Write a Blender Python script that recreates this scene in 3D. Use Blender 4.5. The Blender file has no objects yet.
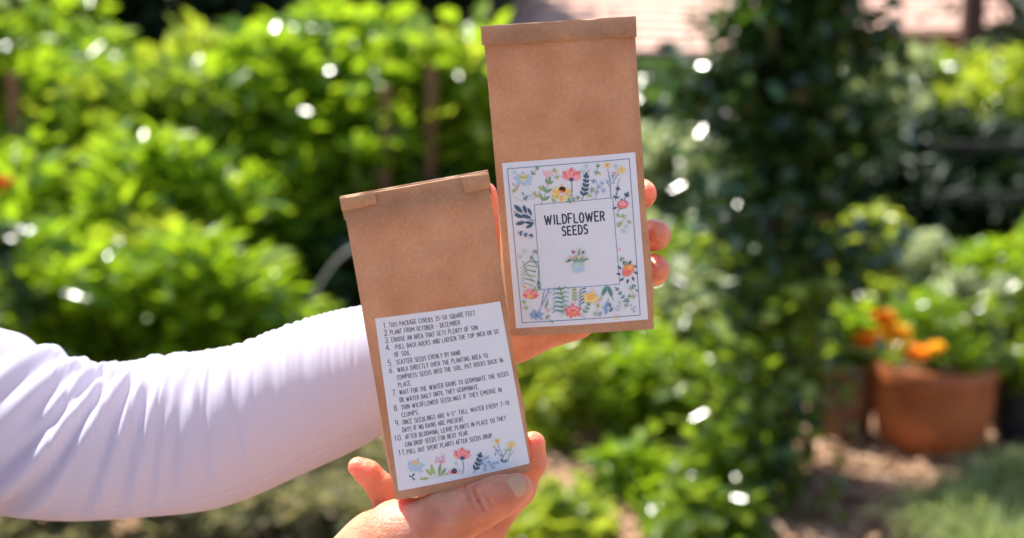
import bpy, math, random
import numpy as np
from mathutils import Vector, Matrix, noise
random.seed(7); RNG = np.random.default_rng(11)
scene = bpy.context.scene
COL = scene.collection
K = 36.0/50.0/1024.0
PITCH = math.radians(10.5)
CAM = np.array([0.0, 0.0, 1.45])
RIGHT = np.array([1.0, 0, 0])
FWD = np.array([0, math.cos(PITCH), -math.sin(PITCH)])
UP = np.array([0, math.sin(PITCH), math.cos(PITCH)])
def C3(x, y, d):            # camera aligned metres -> world
    return CAM + RIGHT*x + UP*y + FWD*d
def W(px, py, d):           # a photo point at distance d -> world
    return C3((px-512)*K*d, (269-py)*K*d, d)
def ray(px, py):
    return RIGHT*(px-512)*K + UP*(269-py)*K + FWD
def ground_at(px, py):
    r = ray(px, py); t = -CAM[2]/r[2]
    return CAM + r*t
def at_dist(px, D):         # ground point in column px, D metres ahead
    return np.array([(px-512)*K*D*1.0, D, 0.0])

# ------------------------------------------------------------------ helpers
def new_obj(name, verts, faces, mats=None, parent=None, fmat=None, smooth=False, sharp=None):
    me = bpy.data.meshes.new(name)
    me.from_pydata([tuple(map(float, v)) for v in verts], [], faces)
    return finish(name, me, mats, parent, fmat, smooth, sharp)
def finish(name, me, mats, parent, fmat=None, smooth=False, sharp=None):
    for m in (mats if isinstance(mats, (list, tuple)) else [mats]):
        if m: me.materials.append(m)
    if fmat is not None:
        me.polygons.foreach_set('material_index', np.asarray(fmat, dtype=np.int32))
    if smooth: me.polygons.foreach_set('use_smooth', np.ones(len(me.polygons), dtype=bool))
    if sharp: me.set_sharp_from_angle(angle=math.radians(sharp))
    me.update()
    o = bpy.data.objects.new(name, me); COL.objects.link(o)
    if parent: 
        o.parent = parent
        o.matrix_parent_inverse = Matrix.Translation(parent.location).inverted()
    return o
def np_mesh(name, V, F):    # V (n,3), F list of arrays of polygons (m,k)
    me = bpy.data.meshes.new(name)
    me.vertices.add(len(V)); me.vertices.foreach_set('co', np.asarray(V, np.float32).ravel())
    idx = np.concatenate([f.ravel() for f in F]).astype(np.int32)
    tot = np.concatenate([np.full(len(f), f.shape[1]) for f in F]).astype(np.int32)
    st = np.concatenate([[0], np.cumsum(tot)[:-1]]).astype(np.int32)
    me.loops.add(len(idx)); me.loops.foreach_set('vertex_index', idx)
    me.polygons.add(len(tot)); me.polygons.foreach_set('loop_start', st)
    me.update(calc_edges=True); me.validate()
    return me
def empty(name, loc, label, cat, group=None):
    o = bpy.data.objects.new(name, None); COL.objects.link(o)
    o.location = tuple(map(float, loc)); o.empty_display_size = .05
    tag(o, label, cat, group); return o
def tag(o, label, cat, group=None, kind=None):
    if label: o['label'] = label
    if cat: o['category'] = cat
    if group: o['group'] = group
    if kind: o['kind'] = kind
    return o
def nd(nt, t, **kw):
    n = nt.nodes.new(t)
    for k, v in kw.items():
        if k in n.inputs: n.inputs[k].default_value = v
        else: setattr(n, k, v)
    return n
def rgba(c): return (c[0], c[1], c[2], 1.0)
def mat(name, col, rough=.6, spec=.4, noise_amt=0.0, nscale=20., bump=0., bscale=None, transl=0., tcol=None, sss=0., sr=(1, .3, .15), sscale=.01, island=None, metallic=0.):
    m = bpy.data.materials.new(name); m.use_nodes = True
    nt = m.node_tree; nt.nodes.clear()
    out = nd(nt, 'ShaderNodeOutputMaterial')
    p = nd(nt, 'ShaderNodeBsdfPrincipled'); p.inputs['Base Color'].default_value = rgba(col)
    p.inputs['Roughness'].default_value = rough; p.inputs['Specular IOR Level'].default_value = spec
    p.inputs['Metallic'].default_value = metallic
    csock = None
    if noise_amt or bump:
        tc = nd(nt, 'ShaderNodeTexCoord')
    if noise_amt:
        n = nd(nt, 'ShaderNodeTexNoise'); n.inputs['Scale'].default_value = nscale; n.inputs['Detail'].default_value = 6
        nt.links.new(tc.outputs['Object'], n.inputs['Vector'])
        r = nd(nt, 'ShaderNodeValToRGB')
        r.color_ramp.elements[0].position = .3; r.color_ramp.elements[1].position = .7
        r.color_ramp.elements[0].color = rgba([c*(1-noise_amt) for c in col])
        r.color_ramp.elements[1].color = rgba([min(1, c*(1+noise_amt)) for c in col])
        nt.links.new(n.outputs['Fac'], r.inputs['Fac']); csock = r.outputs['Color']
    if island:   # list of colours picked per loose leaf
        g = nd(nt, 'ShaderNodeNewGeometry'); r = nd(nt, 'ShaderNodeValToRGB')
        while len(r.color_ramp.elements) < len(island): r.color_ramp.elements.new(.5)
        for i, c in enumerate(island):
            r.color_ramp.elements[i].position = i/(len(island)-1); r.color_ramp.elements[i].color = rgba(c)
        nt.links.new(g.outputs['Random Per Island'], r.inputs['Fac']); csock = r.outputs['Color']
    if csock: nt.links.new(csock, p.inputs['Base Color'])
    if sss:
        p.inputs['Subsurface Weight'].default_value = sss
        p.inputs['Subsurface Radius'].default_value = sr; p.inputs['Subsurface Scale'].default_value = sscale
    if bump:
        n = nd(nt, 'ShaderNodeTexNoise'); n.inputs['Scale'].default_value = bscale or nscale*4; n.inputs['Detail'].default_value = 4
        nt.links.new(tc.outputs['Object'], n.inputs['Vector'])
        b = nd(nt, 'ShaderNodeBump'); b.inputs['Strength'].default_value = bump; b.inputs['Distance'].default_value = .3/(bscale or nscale*4)
        nt.links.new(n.outputs['Fac'], b.inputs['Height']); nt.links.new(b.outputs['Normal'], p.inputs['Normal'])
    if transl:
        t = nd(nt, 'ShaderNodeBsdfTranslucent'); t.inputs['Color'].default_value = rgba(tcol or col)
        if csock and not tcol: nt.links.new(csock, t.inputs['Color'])
        elif csock and tcol:
            mx = nd(nt, 'ShaderNodeMix'); mx.data_type = 'RGBA'; mx.inputs[0].default_value = .55
            nt.links.new(csock, mx.inputs[6]); mx.inputs[7].default_value = rgba(tcol); nt.links.new(mx.outputs[2], t.inputs['Color'])
        mix = nd(nt, 'ShaderNodeMixShader'); mix.inputs[0].default_value = transl
        nt.links.new(p.outputs[0], mix.inputs[1]); nt.links.new(t.outputs[0], mix.inputs[2])
        nt.links.new(mix.outputs[0], out.inputs['Surface'])
    else: nt.links.new(p.outputs[0], out.inputs['Surface'])
    return m

# ------------------------------------------------------------------ signed distance bodies
def seg(P, a, b, ra, rb):
    a = np.asarray(a); b = np.asarray(b); ab = b-a
    t = np.clip(((P-a)@ab)/max(ab@ab, 1e-12), 0, 1)
    return np.linalg.norm(P-a-t[..., None]*ab, axis=-1) - (ra+(rb-ra)*t)
def smin(a, b, k):
    h = np.clip(.5+.5*(b-a)/k, 0, 1)
    return b+(a-b)*h-k*h*(1-h)
def chain(P, pts, k):
    d = None
    for (a, ra), (b, rb) in zip(pts[:-1], pts[1:]):
        s = seg(P, a, b, ra, rb); d = s if d is None else smin(d, s, k)
    return d
def surface_nets(fn, lo, hi, h):
    lo = np.asarray(lo, float); n = np.ceil((np.asarray(hi)-lo)/h).astype(int)+1
    ax = [lo[i]+h*np.arange(n[i]) for i in range(3)]
    f = np.empty(n, np.float32)
    for i0 in range(0, n[0], 24):
        X, Y, Z = np.meshgrid(ax[0][i0:i0+24], ax[1], ax[2], indexing='ij')
        f[i0:i0+24] = fn(np.stack([X, Y, Z], -1))
    s = f < 0; m = n-1
    pos = np.zeros((*m, 3), np.float32); cnt = np.zeros(m, np.float32)
    for axis in range(3):
        o1, o2 = [a for a in range(3) if a != axis]
        for i in (0, 1):
            for j in (0, 1):
                sl = [slice(0, m[0]), slice(0, m[1]), slice(0, m[2])]
                sl[o1] = slice(i, i+m[o1]); sl[o2] = slice(j, j+m[o2])
                A = f[tuple(sl)]
                sb = list(sl); sb[axis] = slice(1, 1+m[axis]); B = f[tuple(sb)]
                cr = (A < 0) != (B < 0)
                t = np.where(cr, A/np.where(cr, A-B, 1), 0)
                pos[..., axis] += np.where(cr, t, 0); pos[..., o1] += cr*i; pos[..., o2] += cr*j; cnt += cr
    act = cnt > 0; ids = -np.ones(m, np.int64); ids[act] = np.arange(act.sum())
    base = np.stack(np.nonzero(act), -1)
    V = lo+h*(base+pos[act]/cnt[act][:, None])
    Q = []
    for axis in range(3):
        o1, o2 = (axis+1) % 3, (axis+2) % 3
        sl = [slice(1, m[0]), slice(1, m[1]), slice(1, m[2])]; sl[axis] = slice(0, m[axis])
        A = s[tuple(sl)]; sb = list(sl); sb[axis] = slice(1, m[axis]+1); B = s[tuple(sb)]
        cr = A != B; idx = np.stack(np.nonzero(cr), -1); off = np.array([1, 1, 1]); off[axis] = 0; idx = idx+off
        def g(d1, d2):
            q = idx.copy(); q[:, o1] -= d1; q[:, o2] -= d2; return ids[q[:, 0], q[:, 1], q[:, 2]]
        q = np.stack([g(1, 1), g(0, 1), g(0, 0), g(1, 0)], -1)
        inv = ~A[cr]; q[inv] = q[inv][:, ::-1]
        Q.append(q)
    return V, np.concatenate(Q)

# ------------------------------------------------------------------ materials
def paper_mat():
    m = bpy.data.materials.new('kraft_paper'); m.use_nodes = True; nt = m.node_tree; nt.nodes.clear()
    out = nd(nt, 'ShaderNodeOutputMaterial'); p = nd(nt, 'ShaderNodeBsdfPrincipled'); p.inputs['Roughness'].default_value = .72
    p.inputs['Specular IOR Level'].default_value = .25
    tc = nd(nt, 'ShaderNodeTexCoord')
    n1 = nd(nt, 'ShaderNodeTexNoise'); n1.inputs['Scale'].default_value = 34; n1.inputs['Detail'].default_value = 7
    mp = nd(nt, 'ShaderNodeMapping'); mp.inputs['Scale'].default_value = (800, 800, 520)
    n2 = nd(nt, 'ShaderNodeTexNoise'); n2.inputs['Scale'].default_value = 1.; n2.inputs['Detail'].default_value = 4
    nt.links.new(tc.outputs['Object'], n1.inputs['Vector']); nt.links.new(tc.outputs['Object'], mp.inputs['Vector']); nt.links.new(mp.outputs[0], n2.inputs['Vector'])
    add = nd(nt, 'ShaderNodeMath'); add.operation = 'MULTIPLY_ADD'; add.inputs[1].default_value = .66
    nt.links.new(n1.outputs['Fac'], add.inputs[0]); 
    mul = nd(nt, 'ShaderNodeMath'); mul.operation = 'MULTIPLY'; mul.inputs[1].default_value = .34; nt.links.new(n2.outputs['Fac'], mul.inputs[0])
    nt.links.new(mul.outputs[0], add.inputs[2])
    r = nd(nt, 'ShaderNodeValToRGB'); r.color_ramp.elements[0].position = .37; r.color_ramp.elements[1].position = .63
    r.color_ramp.elements[0].color = (.35, .225, .138, 1); r.color_ramp.elements[1].color = (.55, .375, .242, 1)
    nt.links.new(add.outputs[0], r.inputs['Fac']); nt.links.new(r.outputs[0], p.inputs['Base Color'])
    b = nd(nt, 'ShaderNodeBump'); b.inputs['Strength'].default_value = .25; b.inputs['Distance'].default_value = .0004
    nt.links.new(add.outputs[0], b.inputs['Height']); nt.links.new(b.outputs[0], p.inputs['Normal'])
    t = nd(nt, 'ShaderNodeBsdfTranslucent'); t.inputs['Color'].default_value = (.92, .50, .25, 1)
    mix = nd(nt, 'ShaderNodeMixShader'); mix.inputs[0].default_value = .25
    nt.links.new(p.outputs[0], mix.inputs[1]); nt.links.new(t.outputs[0], mix.inputs[2]); nt.links.new(mix.outputs[0], out.inputs['Surface'])
    return m
def skin_mat():
    m = bpy.data.materials.new('skin'); m.use_nodes = True; nt = m.node_tree
    p = nt.nodes['Principled BSDF']; tc = nd(nt, 'ShaderNodeTexCoord')
    n1 = nd(nt, 'ShaderNodeTexNoise'); n1.inputs['Scale'].default_value = 55; n1.inputs['Detail'].default_value = 5
    r = nd(nt, 'ShaderNodeValToRGB'); r.color_ramp.elements[0].position = .3; r.color_ramp.elements[1].position = .72
    r.color_ramp.elements[0].color = (.50, .19, .105, 1); r.color_ramp.elements[1].color = (.68, .345, .215, 1)
    nt.links.new(tc.outputs['Object'], n1.inputs['Vector']); nt.links.new(n1.outputs['Fac'], r.inputs['Fac']); nt.links.new(r.outputs[0], p.inputs['Base Color'])
    v = nd(nt, 'ShaderNodeTexVoronoi'); v.inputs['Scale'].default_value = 900; nt.links.new(tc.outputs['Object'], v.inputs['Vector'])
    n2 = nd(nt, 'ShaderNodeTexNoise'); n2.inputs['Scale'].default_value = 330; n2.inputs['Detail'].default_value = 5; nt.links.new(tc.outputs['Object'], n2.inputs['Vector'])
    b = nd(nt, 'ShaderNodeBump'); b.inputs['Strength'].default_value = .35; b.inputs['Distance'].default_value = .0003; nt.links.new(v.outputs['Distance'], b.inputs['Height'])
    b2 = nd(nt, 'ShaderNodeBump'); b2.inputs['Strength'].default_value = .8; b2.inputs['Distance'].default_value = .0012; nt.links.new(n2.outputs['Fac'], b2.inputs['Height']); nt.links.new(b.outputs[0], b2.inputs['Normal'])
    nt.links.new(b2.outputs[0], p.inputs['Normal'])
    p.inputs['Roughness'].default_value = .48; p.inputs['Subsurface Weight'].default_value = .92
    p.inputs['Subsurface Radius'].default_value = (1.0, .14, .045); p.inputs['Subsurface Scale'].default_value = .028
    return m
TIE = mat('tin_tie_paper', (.56, .34, .19), .7, .3, .12, 200, .3, 900, transl=.25, tcol=(.95, .5, .15)); PAPER = paper_mat(); SKIN = skin_mat()
def fabric_mat(name, col, tr, tc_, strength=.2):
    m = mat(name, col, .85, .15, bump=strength, bscale=1400, transl=tr, tcol=tc_); return m
FABRIC = fabric_mat('white_jersey', (.66, .68, .82), .36, (.90, .85, .90))
DENIM = mat('denim', (.06, .09, .16), .9, .1, .2, 300, .3, 900)
LABELM = mat('label_paper', (.74, .79, .86), .5, .35, .015, 60)
def ink(name, c): return mat('ink_'+name, c, .6, .2, .12, 1200)
INK = {'fine': ink('fine', (.075, .08, .13)), 'text': ink('text', (.055, .06, .10)), 'line': ink('line', (.17, .25, .42)), 'coral': ink('coral', (.86, .22, .20)), 'pink': ink('pink', (.88, .42, .46)),
 'orange': ink('orange', (.86, .32, .13)), 'gold': ink('gold', (.88, .52, .16)), 'yellow': ink('yellow', (.86, .72, .26)), 'blue': ink('blue', (.28, .44, .66)),
 'pale': ink('pale_blue', (.45, .62, .78)), 'navy': ink('navy', (.08, .14, .21)), 'green': ink('green', (.22, .38, .22)), 'olive': ink('olive', (.42, .50, .22)),
 'mint': ink('mint', (.48, .66, .64)), 'dark': ink('dark', (.05, .03, .03)), 'teal': ink('teal', (.12, .30, .28)), 'tint': ink('tint', (.70, .77, .87))}
INKN = list(INK)

# ------------------------------------------------------------------ stroke lettering
def arc(cx, cy, rx, ry, a0, a1, n=9):
    return [(cx+rx*math.cos(math.radians(a0+(a1-a0)*i/n)), cy+ry*math.sin(math.radians(a0+(a1-a0)*i/n))) for i in range(n+1)]
G = {'A': [[(0, 0), (.5, 1), (1, 0)], [(.18, .33), (.84, .35)]], 'B': [[(.05, 0), (.05, 1)], [(.05, 1)]+arc(.4, .76, .45, .24, 90, -90)+[(.05, .52)], [(.4, .52)]+arc(.45, .26, .5, .26, 90, -90)+[(.05, 0)]],
 'C': [arc(.55, .5, .5, .5, 50, 310, 12)], 'D': [[(.05, 0), (.05, 1)], [(.05, 1)]+arc(.3, .5, .68, .5, 90, -90, 12)+[(.05, 0)]],
 'E': [[(.9, 1), (.05, 1), (.05, 0), (.92, 0)], [(.05, .52), (.75, .52)]], 'F': [[(.92, 1), (.05, 1), (.05, 0)], [(.05, .52), (.75, .52)]],
 'G': [arc(.52, .5, .5, .5, 55, 340, 12)+[(1, .42), (.6, .42)]], 'H': [[(.05, 0), (.05, 1)], [(.95, 0), (.95, 1)], [(.05, .5), (.95, .53)]],
 'I': [[(.5, 0), (.5, 1)]], 'J': [[(.8, 1), (.8, .3)]+arc(.45, .3, .35, .3, 0, -160, 7)], 'K': [[(.05, 0), (.05, 1)], [(.9, 1), (.05, .45)], [(.3, .6), (.95, 0)]],
 'L': [[(.08, 1), (.08, 0), (.9, 0)]], 'M': [[(0, 0), (.08, 1), (.5, .35), (.92, 1), (1, 0)]], 'N': [[(.05, 0), (.05, 1), (.95, 0), (.95, 1)]],
 'O': [arc(.5, .5, .5, .5, 0, 360, 16)], 'P': [[(.05, 0), (.05, 1)]+arc(.45, .74, .48, .26, 90, -90)+[(.05, .48)]], 'Q': [arc(.5, .5, .5, .5, 0, 360, 16), [(.6, .25), (1, -.08)]],
 'R': [[(.05, 0), (.05, 1)]+arc(.45, .75, .45, .25, 90, -90)+[(.05, .5)], [(.45, .5), (.95, 0)]], 'S': [arc(.52, .75, .4, .25, 30, 230, 9)+arc(.48, .26, .44, .26, 80, -140, 9)],
 'T': [[(0, 1), (1, 1)], [(.5, 1), (.5, 0)]], 'U': [[(.05, 1), (.05, .35)]+arc(.5, .35, .45, .35, 180, 360, 9)+[(.95, 1)]], 'V': [[(0, 1), (.5, 0), (1, 1)]],
 'W': [[(-.04, 1), (.24, 0), (.5, .88), (.76, 0), (1.04, 1)]], 'X': [[(0, 0), (1, 1)], [(0, 1), (1, 0)]], 'Y': [[(0, 1), (.5, .5), (1, 1)], [(.5, .5), (.5, 0)]], 'Z': [[(0, 1), (1, 1), (0, 0), (1, 0)]],
 '0': [arc(.5, .5, .45, .5, 0, 360, 14)], '1': [[(.2, .8), (.5, 1), (.5, 0)]], '2': [arc(.5, .7, .42, .3, 165, -30, 9)+[(.02, 0), (.98, 0)]], '3': [arc(.45, .75, .42, .25, 140, -90, 8)+arc(.45, .25, .48, .26, 90, -150, 8)],
 '4': [[(.75, 0), (.75, 1), (0, .32), (1, .32)]], '5': [[(.9, 1), (.15, 1), (.1, .58)]+arc(.45, .32, .45, .32, 110, -140, 9)], '6': [[(.75, 1), (.2, .55)]+arc(.5, .3, .4, .3, 150, -210, 12)],
 '7': [[(.05, 1), (.95, 1), (.4, 0)]], '8': [arc(.5, .76, .36, .24, 0, 360, 10), arc(.5, .27, .44, .27, 0, 360, 12)], '9': [arc(.5, .7, .4, .3, 0, 360, 12), [(.9, .7), (.7, 0)]],
 '.': [[(.1, 0), (.16, .04)]], ',': [[(.15, .05), (.05, -.15)]], '-': [[(.1, .48), (.85, .48)]], '"': [[(.3, 1), (.3, .75)], [(.6, 1), (.6, .75)]]}
ADV = {'I': .55, '.': .35, ',': .35, ' ': .75, 'M': 1.45, 'W': 1.65, '1': .75}

class Print:
    """printed marks that follow the label paper: 2-D shapes sent through conv(x, y, h)"""
    def __init__(s, conv, h0): s.conv = conv; s.V = []; s.F = []; s.M = []; s.h = h0; s.h0 = h0; s.kk = 0
    def poly(s, pts, m):
        s.h += 1.6e-6; i = len(s.V)
        s.V += [s.conv(x, y, s.h) for x, y in pts]; s.F.append(list(range(i, i+len(pts)))); s.M.append(INKN.index(m)+1)
    def stroke(s, pts, w, m, taper=False):
        s.h += 1.6e-6; n = len(pts); i0 = len(s.V)
        for k, (x, y) in enumerate(pts):
            a = pts[max(k-1, 0)]; b = pts[min(k+1, n-1)]
            dx, dy = b[0]-a[0], b[1]-a[1]; L = math.hypot(dx, dy) or 1
            q = w*.5*(1-.75*k/(n-1) if taper else 1)
            ex = ey = 0
            if k == 0: ex, ey = -dx/L*w*.3, -dy/L*w*.3
            if k == n-1: ex, ey = dx/L*w*.3, dy/L*w*.3
            s.V += [s.conv(x-dy/L*q+ex, y+dx/L*q+ey, s.h), s.conv(x+dy/L*q+ex, y-dx/L*q+ey, s.h)]
        for k in range(n-1):
            a = i0+2*k; s.F.append([a, a+1, a+3, a+2]); s.M.append(INKN.index(m)+1)
    def letter(s, pts, w, m):
        for k, (a, b) in enumerate(zip(pts[:-1], pts[1:])):
            dx, dy = b[0]-a[0], b[1]-a[1]; L = math.hypot(dx, dy)
            if L < 1e-9: continue
            dx, dy = dx/L*w/2, dy/L*w/2; e = .55; h = s.h0+((k+s.kk) % 9)*3e-6; i = len(s.V)
            s.V += [s.conv(x, y, h) for x, y in ((a[0]-dx*e-dy, a[1]-dy*e+dx), (a[0]-dx*e+dy, a[1]-dy*e-dx), (b[0]+dx*e+dy, b[1]+dy*e-dx), (b[0]+dx*e-dy, b[1]+dy*e+dx))]
            s.F.append([i, i+1, i+2, i+3]); s.M.append(INKN.index(m)+1)
        s.kk += 4
    def text(s, txt, x0, y0, x1, y1, H, w, m, fill=.66, jit=.04):
        """along the base line x0,y0 -> x1,y1 in shape space (y down)"""
        L = math.hypot(x1-x0, y1-y0); ux, uy = (x1-x0)/L, (y1-y0)/L; vx, vy = uy, -ux
        tot = sum(ADV.get(c, 1) for c in txt); cw = L/tot; x = 0; rr = random.Random(len(txt)*7+int(x0*13))
        for c in txt:
            a = ADV.get(c, 1)*cw; gw = cw*fill*(1.5 if c in 'MW' else 1)
            if c in 'I.,1': gw = cw*.35
            ox = x+(a-gw)/2; hh = H*(1+rr.uniform(-jit, jit)); oy = rr.uniform(-jit, jit)*H*.6
            for pl in G.get(c, []):
                pts = []
                for gx, gy in pl:
                    lx = ox+gx*gw; ly = oy+gy*hh
                    pts.append((x0+ux*lx+vx*ly, y0+uy*lx+vy*ly))
                s.letter(pts, w, m)
            x += a
    def ell(s, cx, cy, rx, ry, m, ang=0, n=12, wob=0):
        ca, sa = math.cos(ang), math.sin(ang); pts = []
        for i in range(n):
            t = 2*math.pi*i/n; q = 1+wob*math.sin(i*2.7+cx); x = rx*math.cos(t)*q; y = ry*math.sin(t)*q
            pts.append((cx+x*ca-y*sa, cy+x*sa+y*ca))
        s.poly(pts, m)
    def leaf(s, x, y, L, w, ang, m):
        ca, sa = math.cos(ang), math.sin(ang)
        s.poly([(x+a*L*ca-b*w*sa, y+a*L*sa+b*w*ca) for a, b in ((0, 0), (.25, .4), (.55, .5), (.85, .25), (1, 0), (.85, -.25), (.55, -.5), (.25, -.4))], m)
    def daisy(s, x, y, r, petal, core, n=9, sq=.75, rc=.3):
        for i in range(n):
            t = 2*math.pi*i/n+x; s.leaf(x+.15*r*math.cos(t), y+.15*r*sq*math.sin(t), r*(.8+.2*math.sin(i*3)), r*.42, math.atan2(sq*math.sin(t), math.cos(t)), petal)
        s.ell(x, y, r*rc, r*rc*sq, core)
    def poppy(s, x, y, r, m, m2=None):
        for i, t in enumerate((-165, -140, -112, -90, -66, -40, -14)):
            s.leaf(x, y, r*(1 if i % 2 else .9), r*.5, math.radians(t), m if i % 2 else (m2 or m))
        s.ell(x, y+r*.05, r*.22, r*.16, 'navy')
    def sprig(s, x0, y0, x1, y1, n, L, w, m, bend=0., stem=1.6, spread=.9):
        dx, dy = x1-x0, y1-y0; D = math.hypot(dx, dy); nx, ny = -dy/D, dx/D; pts = []
        for i in range(9):
            t = i/8; b = bend*math.sin(math.pi*t); pts.append((x0+dx*t+nx*b, y0+dy*t+ny*b))
        s.stroke(pts, stem, m); a = math.atan2(dy, dx)
        for i in range(n):
            t = .2+.75*i/max(1, n-1); b = bend*math.sin(math.pi*t); X, Y = x0+dx*t+nx*b, y0+dy*t+ny*b
            l = L*(1-.35*t)
            s.leaf(X, Y, l, w, a+spread, m); s.leaf(X, Y, l, w, a-spread, m)
        s.leaf(x1, y1, L*.8, w, a, m)
    def dots(s, x, y, r, n, q, m):
        rr = random.Random(int(x*7+y)); 
        for i in range(n): s.ell(x+rr.uniform(-r, r), y+rr.uniform(-r, r), q, q, m, n=6)

# ------------------------------------------------------------------ seed bags
def make_bag(label, corners, dt, db, thick, lab, design, fold_front, tabs_front, bulge, yaw=0., seed=1):
    TL, TR, BR, BL = corners
    o = W(*TL, dt); a = W(*TR, dt+yaw)-o; v = W(*BL, db)-o
    wid = np.linalg.norm(a); a = a/wid; v = v-a*(v@a); v /= np.linalg.norm(v); n = np.cross(v, a)
    if n@(CAM-o) < 0: n = -n
    def ab(px, py):
        r = ray(px, py); t = ((o-CAM)@n)/(r@n); q = CAM+r*t-o; return q@a, q@v
    c = [ab(*p) for p in (TL, TR, BR, BL)]; H = (c[2][1]+c[3][1])/2
    def st(A, B):
        t = B/H; l = c[0][0]+(c[3][0]-c[0][0])*t; r_ = c[1][0]+(c[2][0]-c[1][0])*t
        return (A-l)/(r_-l), t
    def hgt(A, B):
        s, t = st(A, B); s = min(max(s, 0), 1); t = min(max(t, 0), 1.02)
        e = math.sin(math.pi*s)**.7
        w = noise.noise(Vector((A*22+seed*3, B*16, seed*5.)))*.0007+noise.noise(Vector((A*60+seed, B*45, seed*2.)))*.0004*max(0, 1-t*2.4)
        up_ = max(0, 1-max(0, t-.30)/.12) if fold_front else max(0, 1-max(0, t-.36)/.10)
        r1 = abs(noise.noise(Vector((A*30+B*12+seed*7, B*22-A*9, seed*1.7)))); r2 = abs(noise.noise(Vector((A*70-B*20+seed, B*60, seed*4.1))))
        w += up_*(.0022*min(r1*2.2, .5)+.0009*min(r2*2.4, .5))
        w += .0007*math.exp(-((s-.5-.25*math.sin(t*3+seed))/.06)**2)*math.sin(math.pi*min(t*1.6, 1))
        return bulge*e*(.25+.75*math.sin(math.pi*min(1, t*.95+.05)*.62))+w*min(1, 6*min(s, 1-s)+.15)
    def P(A, B, h): return o+a*A+v*B+n*h
    def surf(A, B, h=0.): return P(A, B, hgt(A, B)+h)
    root = empty('seed_bag', P(wid/2, H, 0), label, 'seed bag', 'kraft paper bags of wildflower seeds')
    NS, NT = 64, 130; V = []; loop = NS+1+7+NS+1+7
    rr = random.Random(seed)
    for j in range(NT+1):
        t = j/NT; B = H*t
        l = c[0][0]+(c[3][0]-c[0][0])*t; r_ = c[1][0]+(c[2][0]-c[1][0])*t
        Bl = c[0][1]+(c[3][1]-c[0][1])*t; Br = c[1][1]+(c[2][1]-c[1][1])*t
        th = .0016+thick*(1-(1-t)**1.25)
        for i in range(NS+1):
            s = i/NS; A = l+(r_-l)*s; BB = Bl+(Br-Bl)*s; V.append(surf(A, BB))
        for k in range(1, 8):
            q = k/8; g = .55*th*(1-abs(2*q-1))*max(0, 1-t*1.25)-.0030*math.sin(math.pi*q)*t*(1-t**10)
            V.append(P(r_-g+.0005*noise.noise(Vector((q*3, t*20, 4.+seed))), Br, -th*q))
        for i in range(NS+1):
            s = 1-i/NS; A = l+(r_-l)*s; BB = Bl+(Br-Bl)*s; V.append(P(A, BB, -th-bulge*.6*math.sin(math.pi*s)*math.sin(math.pi*min(1, t*.9+.05))))
        for k in range(1, 8):
            q = 1-k/8; g = .55*th*(1-abs(2*q-1))*max(0, 1-t*1.25)-.0030*math.sin(math.pi*q)*t*(1-t**10)
            V.append(P(l+g, Bl, -th*q+.0005*noise.noise(Vector((q*3, t*20, seed*1.)))))
    F = []
    for j in range(NT):
        for i in range(loop):
            i2 = (i+1) % loop; F.append([j*loop+i, (j+1)*loop+i, (j+1)*loop+i2, j*loop+i2])
    F.append(list(range(loop))); F.append([NT*loop+i for i in range(loop)][::-1])
    new_obj('paper_body', V, F, PAPER, root, smooth=True, sharp=38)
    # folded strip over the mouth
    def strip(name, A0, A1, B0, B1, B0b, B1b, h0, h1, rag=.0010):
        N = max(6, int((A1-A0)/.002)); V = []
        for i in range(N+1):
            q = i/N; A = A0+(A1-A0)*q; b0 = B0+(B0b-B0)*q; b1 = B1+(B1b-B1)*q
            w = rag*noise.noise(Vector((A*90, seed*9., B0*10))); w2 = rag*noise.noise(Vector((A*120, seed*3., 7.)))
            e = .0005
            hs = h1+w2*.8
            for (B, h) in ((b0+e, h0), (b0, h0+e+(hs-h0)*.3), (b0+w*.4, hs-e), (b0+e*1.6, hs), ((b0+b1)/2, hs+.0003+w2), (b1-e*1.5, hs-.0002), (b1+w, hs-e*1.4), (b1+w, h0+e), (b1-e, h0)):
                V.append(P(A, B, h))
        M = 9; F = []
        for i in range(N):
            for k in range(M):
                k2 = (k+1) % M; F.append([i*M+k, i*M+k2, (i+1)*M+k2, (i+1)*M+k])
        F.append([k for k in range(M)][::-1]); F.append([N*M+k for k in range(M)])
        return new_obj(name, V, F, TIE if 'tie' in name else PAPER, root, smooth=True, sharp=50)
    if fold_front:
        strip('top_fold', *fold_front(ab), -.0035, .0042)
    else:
        strip('top_fold', -.0012, wid+.0008, -.0008, .013, -.0008, .013, -.0052, -.0017)
    for tb in tabs_front: strip('tin_tie_end', *tb(ab), .0004, .0034, rag=.0006)
    # the label
    LC = [ab(*p) for p in lab]; NU = 64; V = []
    for j in range(NU+1):
        for i in range(NU+1):
            u, w = i/NU, j/NU
            A = (LC[0][0]*(1-u)+LC[1][0]*u)*(1-w)+(LC[3][0]*(1-u)+LC[2][0]*u)*w
            B = (LC[0][1]*(1-u)+LC[1][1]*u)*(1-w)+(LC[3][1]*(1-u)+LC[2][1]*u)*w
            V.append(surf(A, B, .00030))
    F = [[j*(NU+1)+i, (j+1)*(NU+1)+i, (j+1)*(NU+1)+i+1, j*(NU+1)+i+1] for j in range(NU) for i in range(NU)]
    rim = [i for i in range(NU+1)]+[j*(NU+1)+NU for j in range(1, NU+1)]+[NU*(NU+1)+i for i in range(NU-1, -1, -1)]+[j*(NU+1) for j in range(NU-1, 0, -1)]
    b0 = len(V)
    for r0 in rim: V.append(np.asarray(V[r0])-n*.00028)
    for k in range(len(rim)):
        k2 = (k+1) % len(rim); F.append([rim[k], rim[k2], b0+k2, b0+k])
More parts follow.
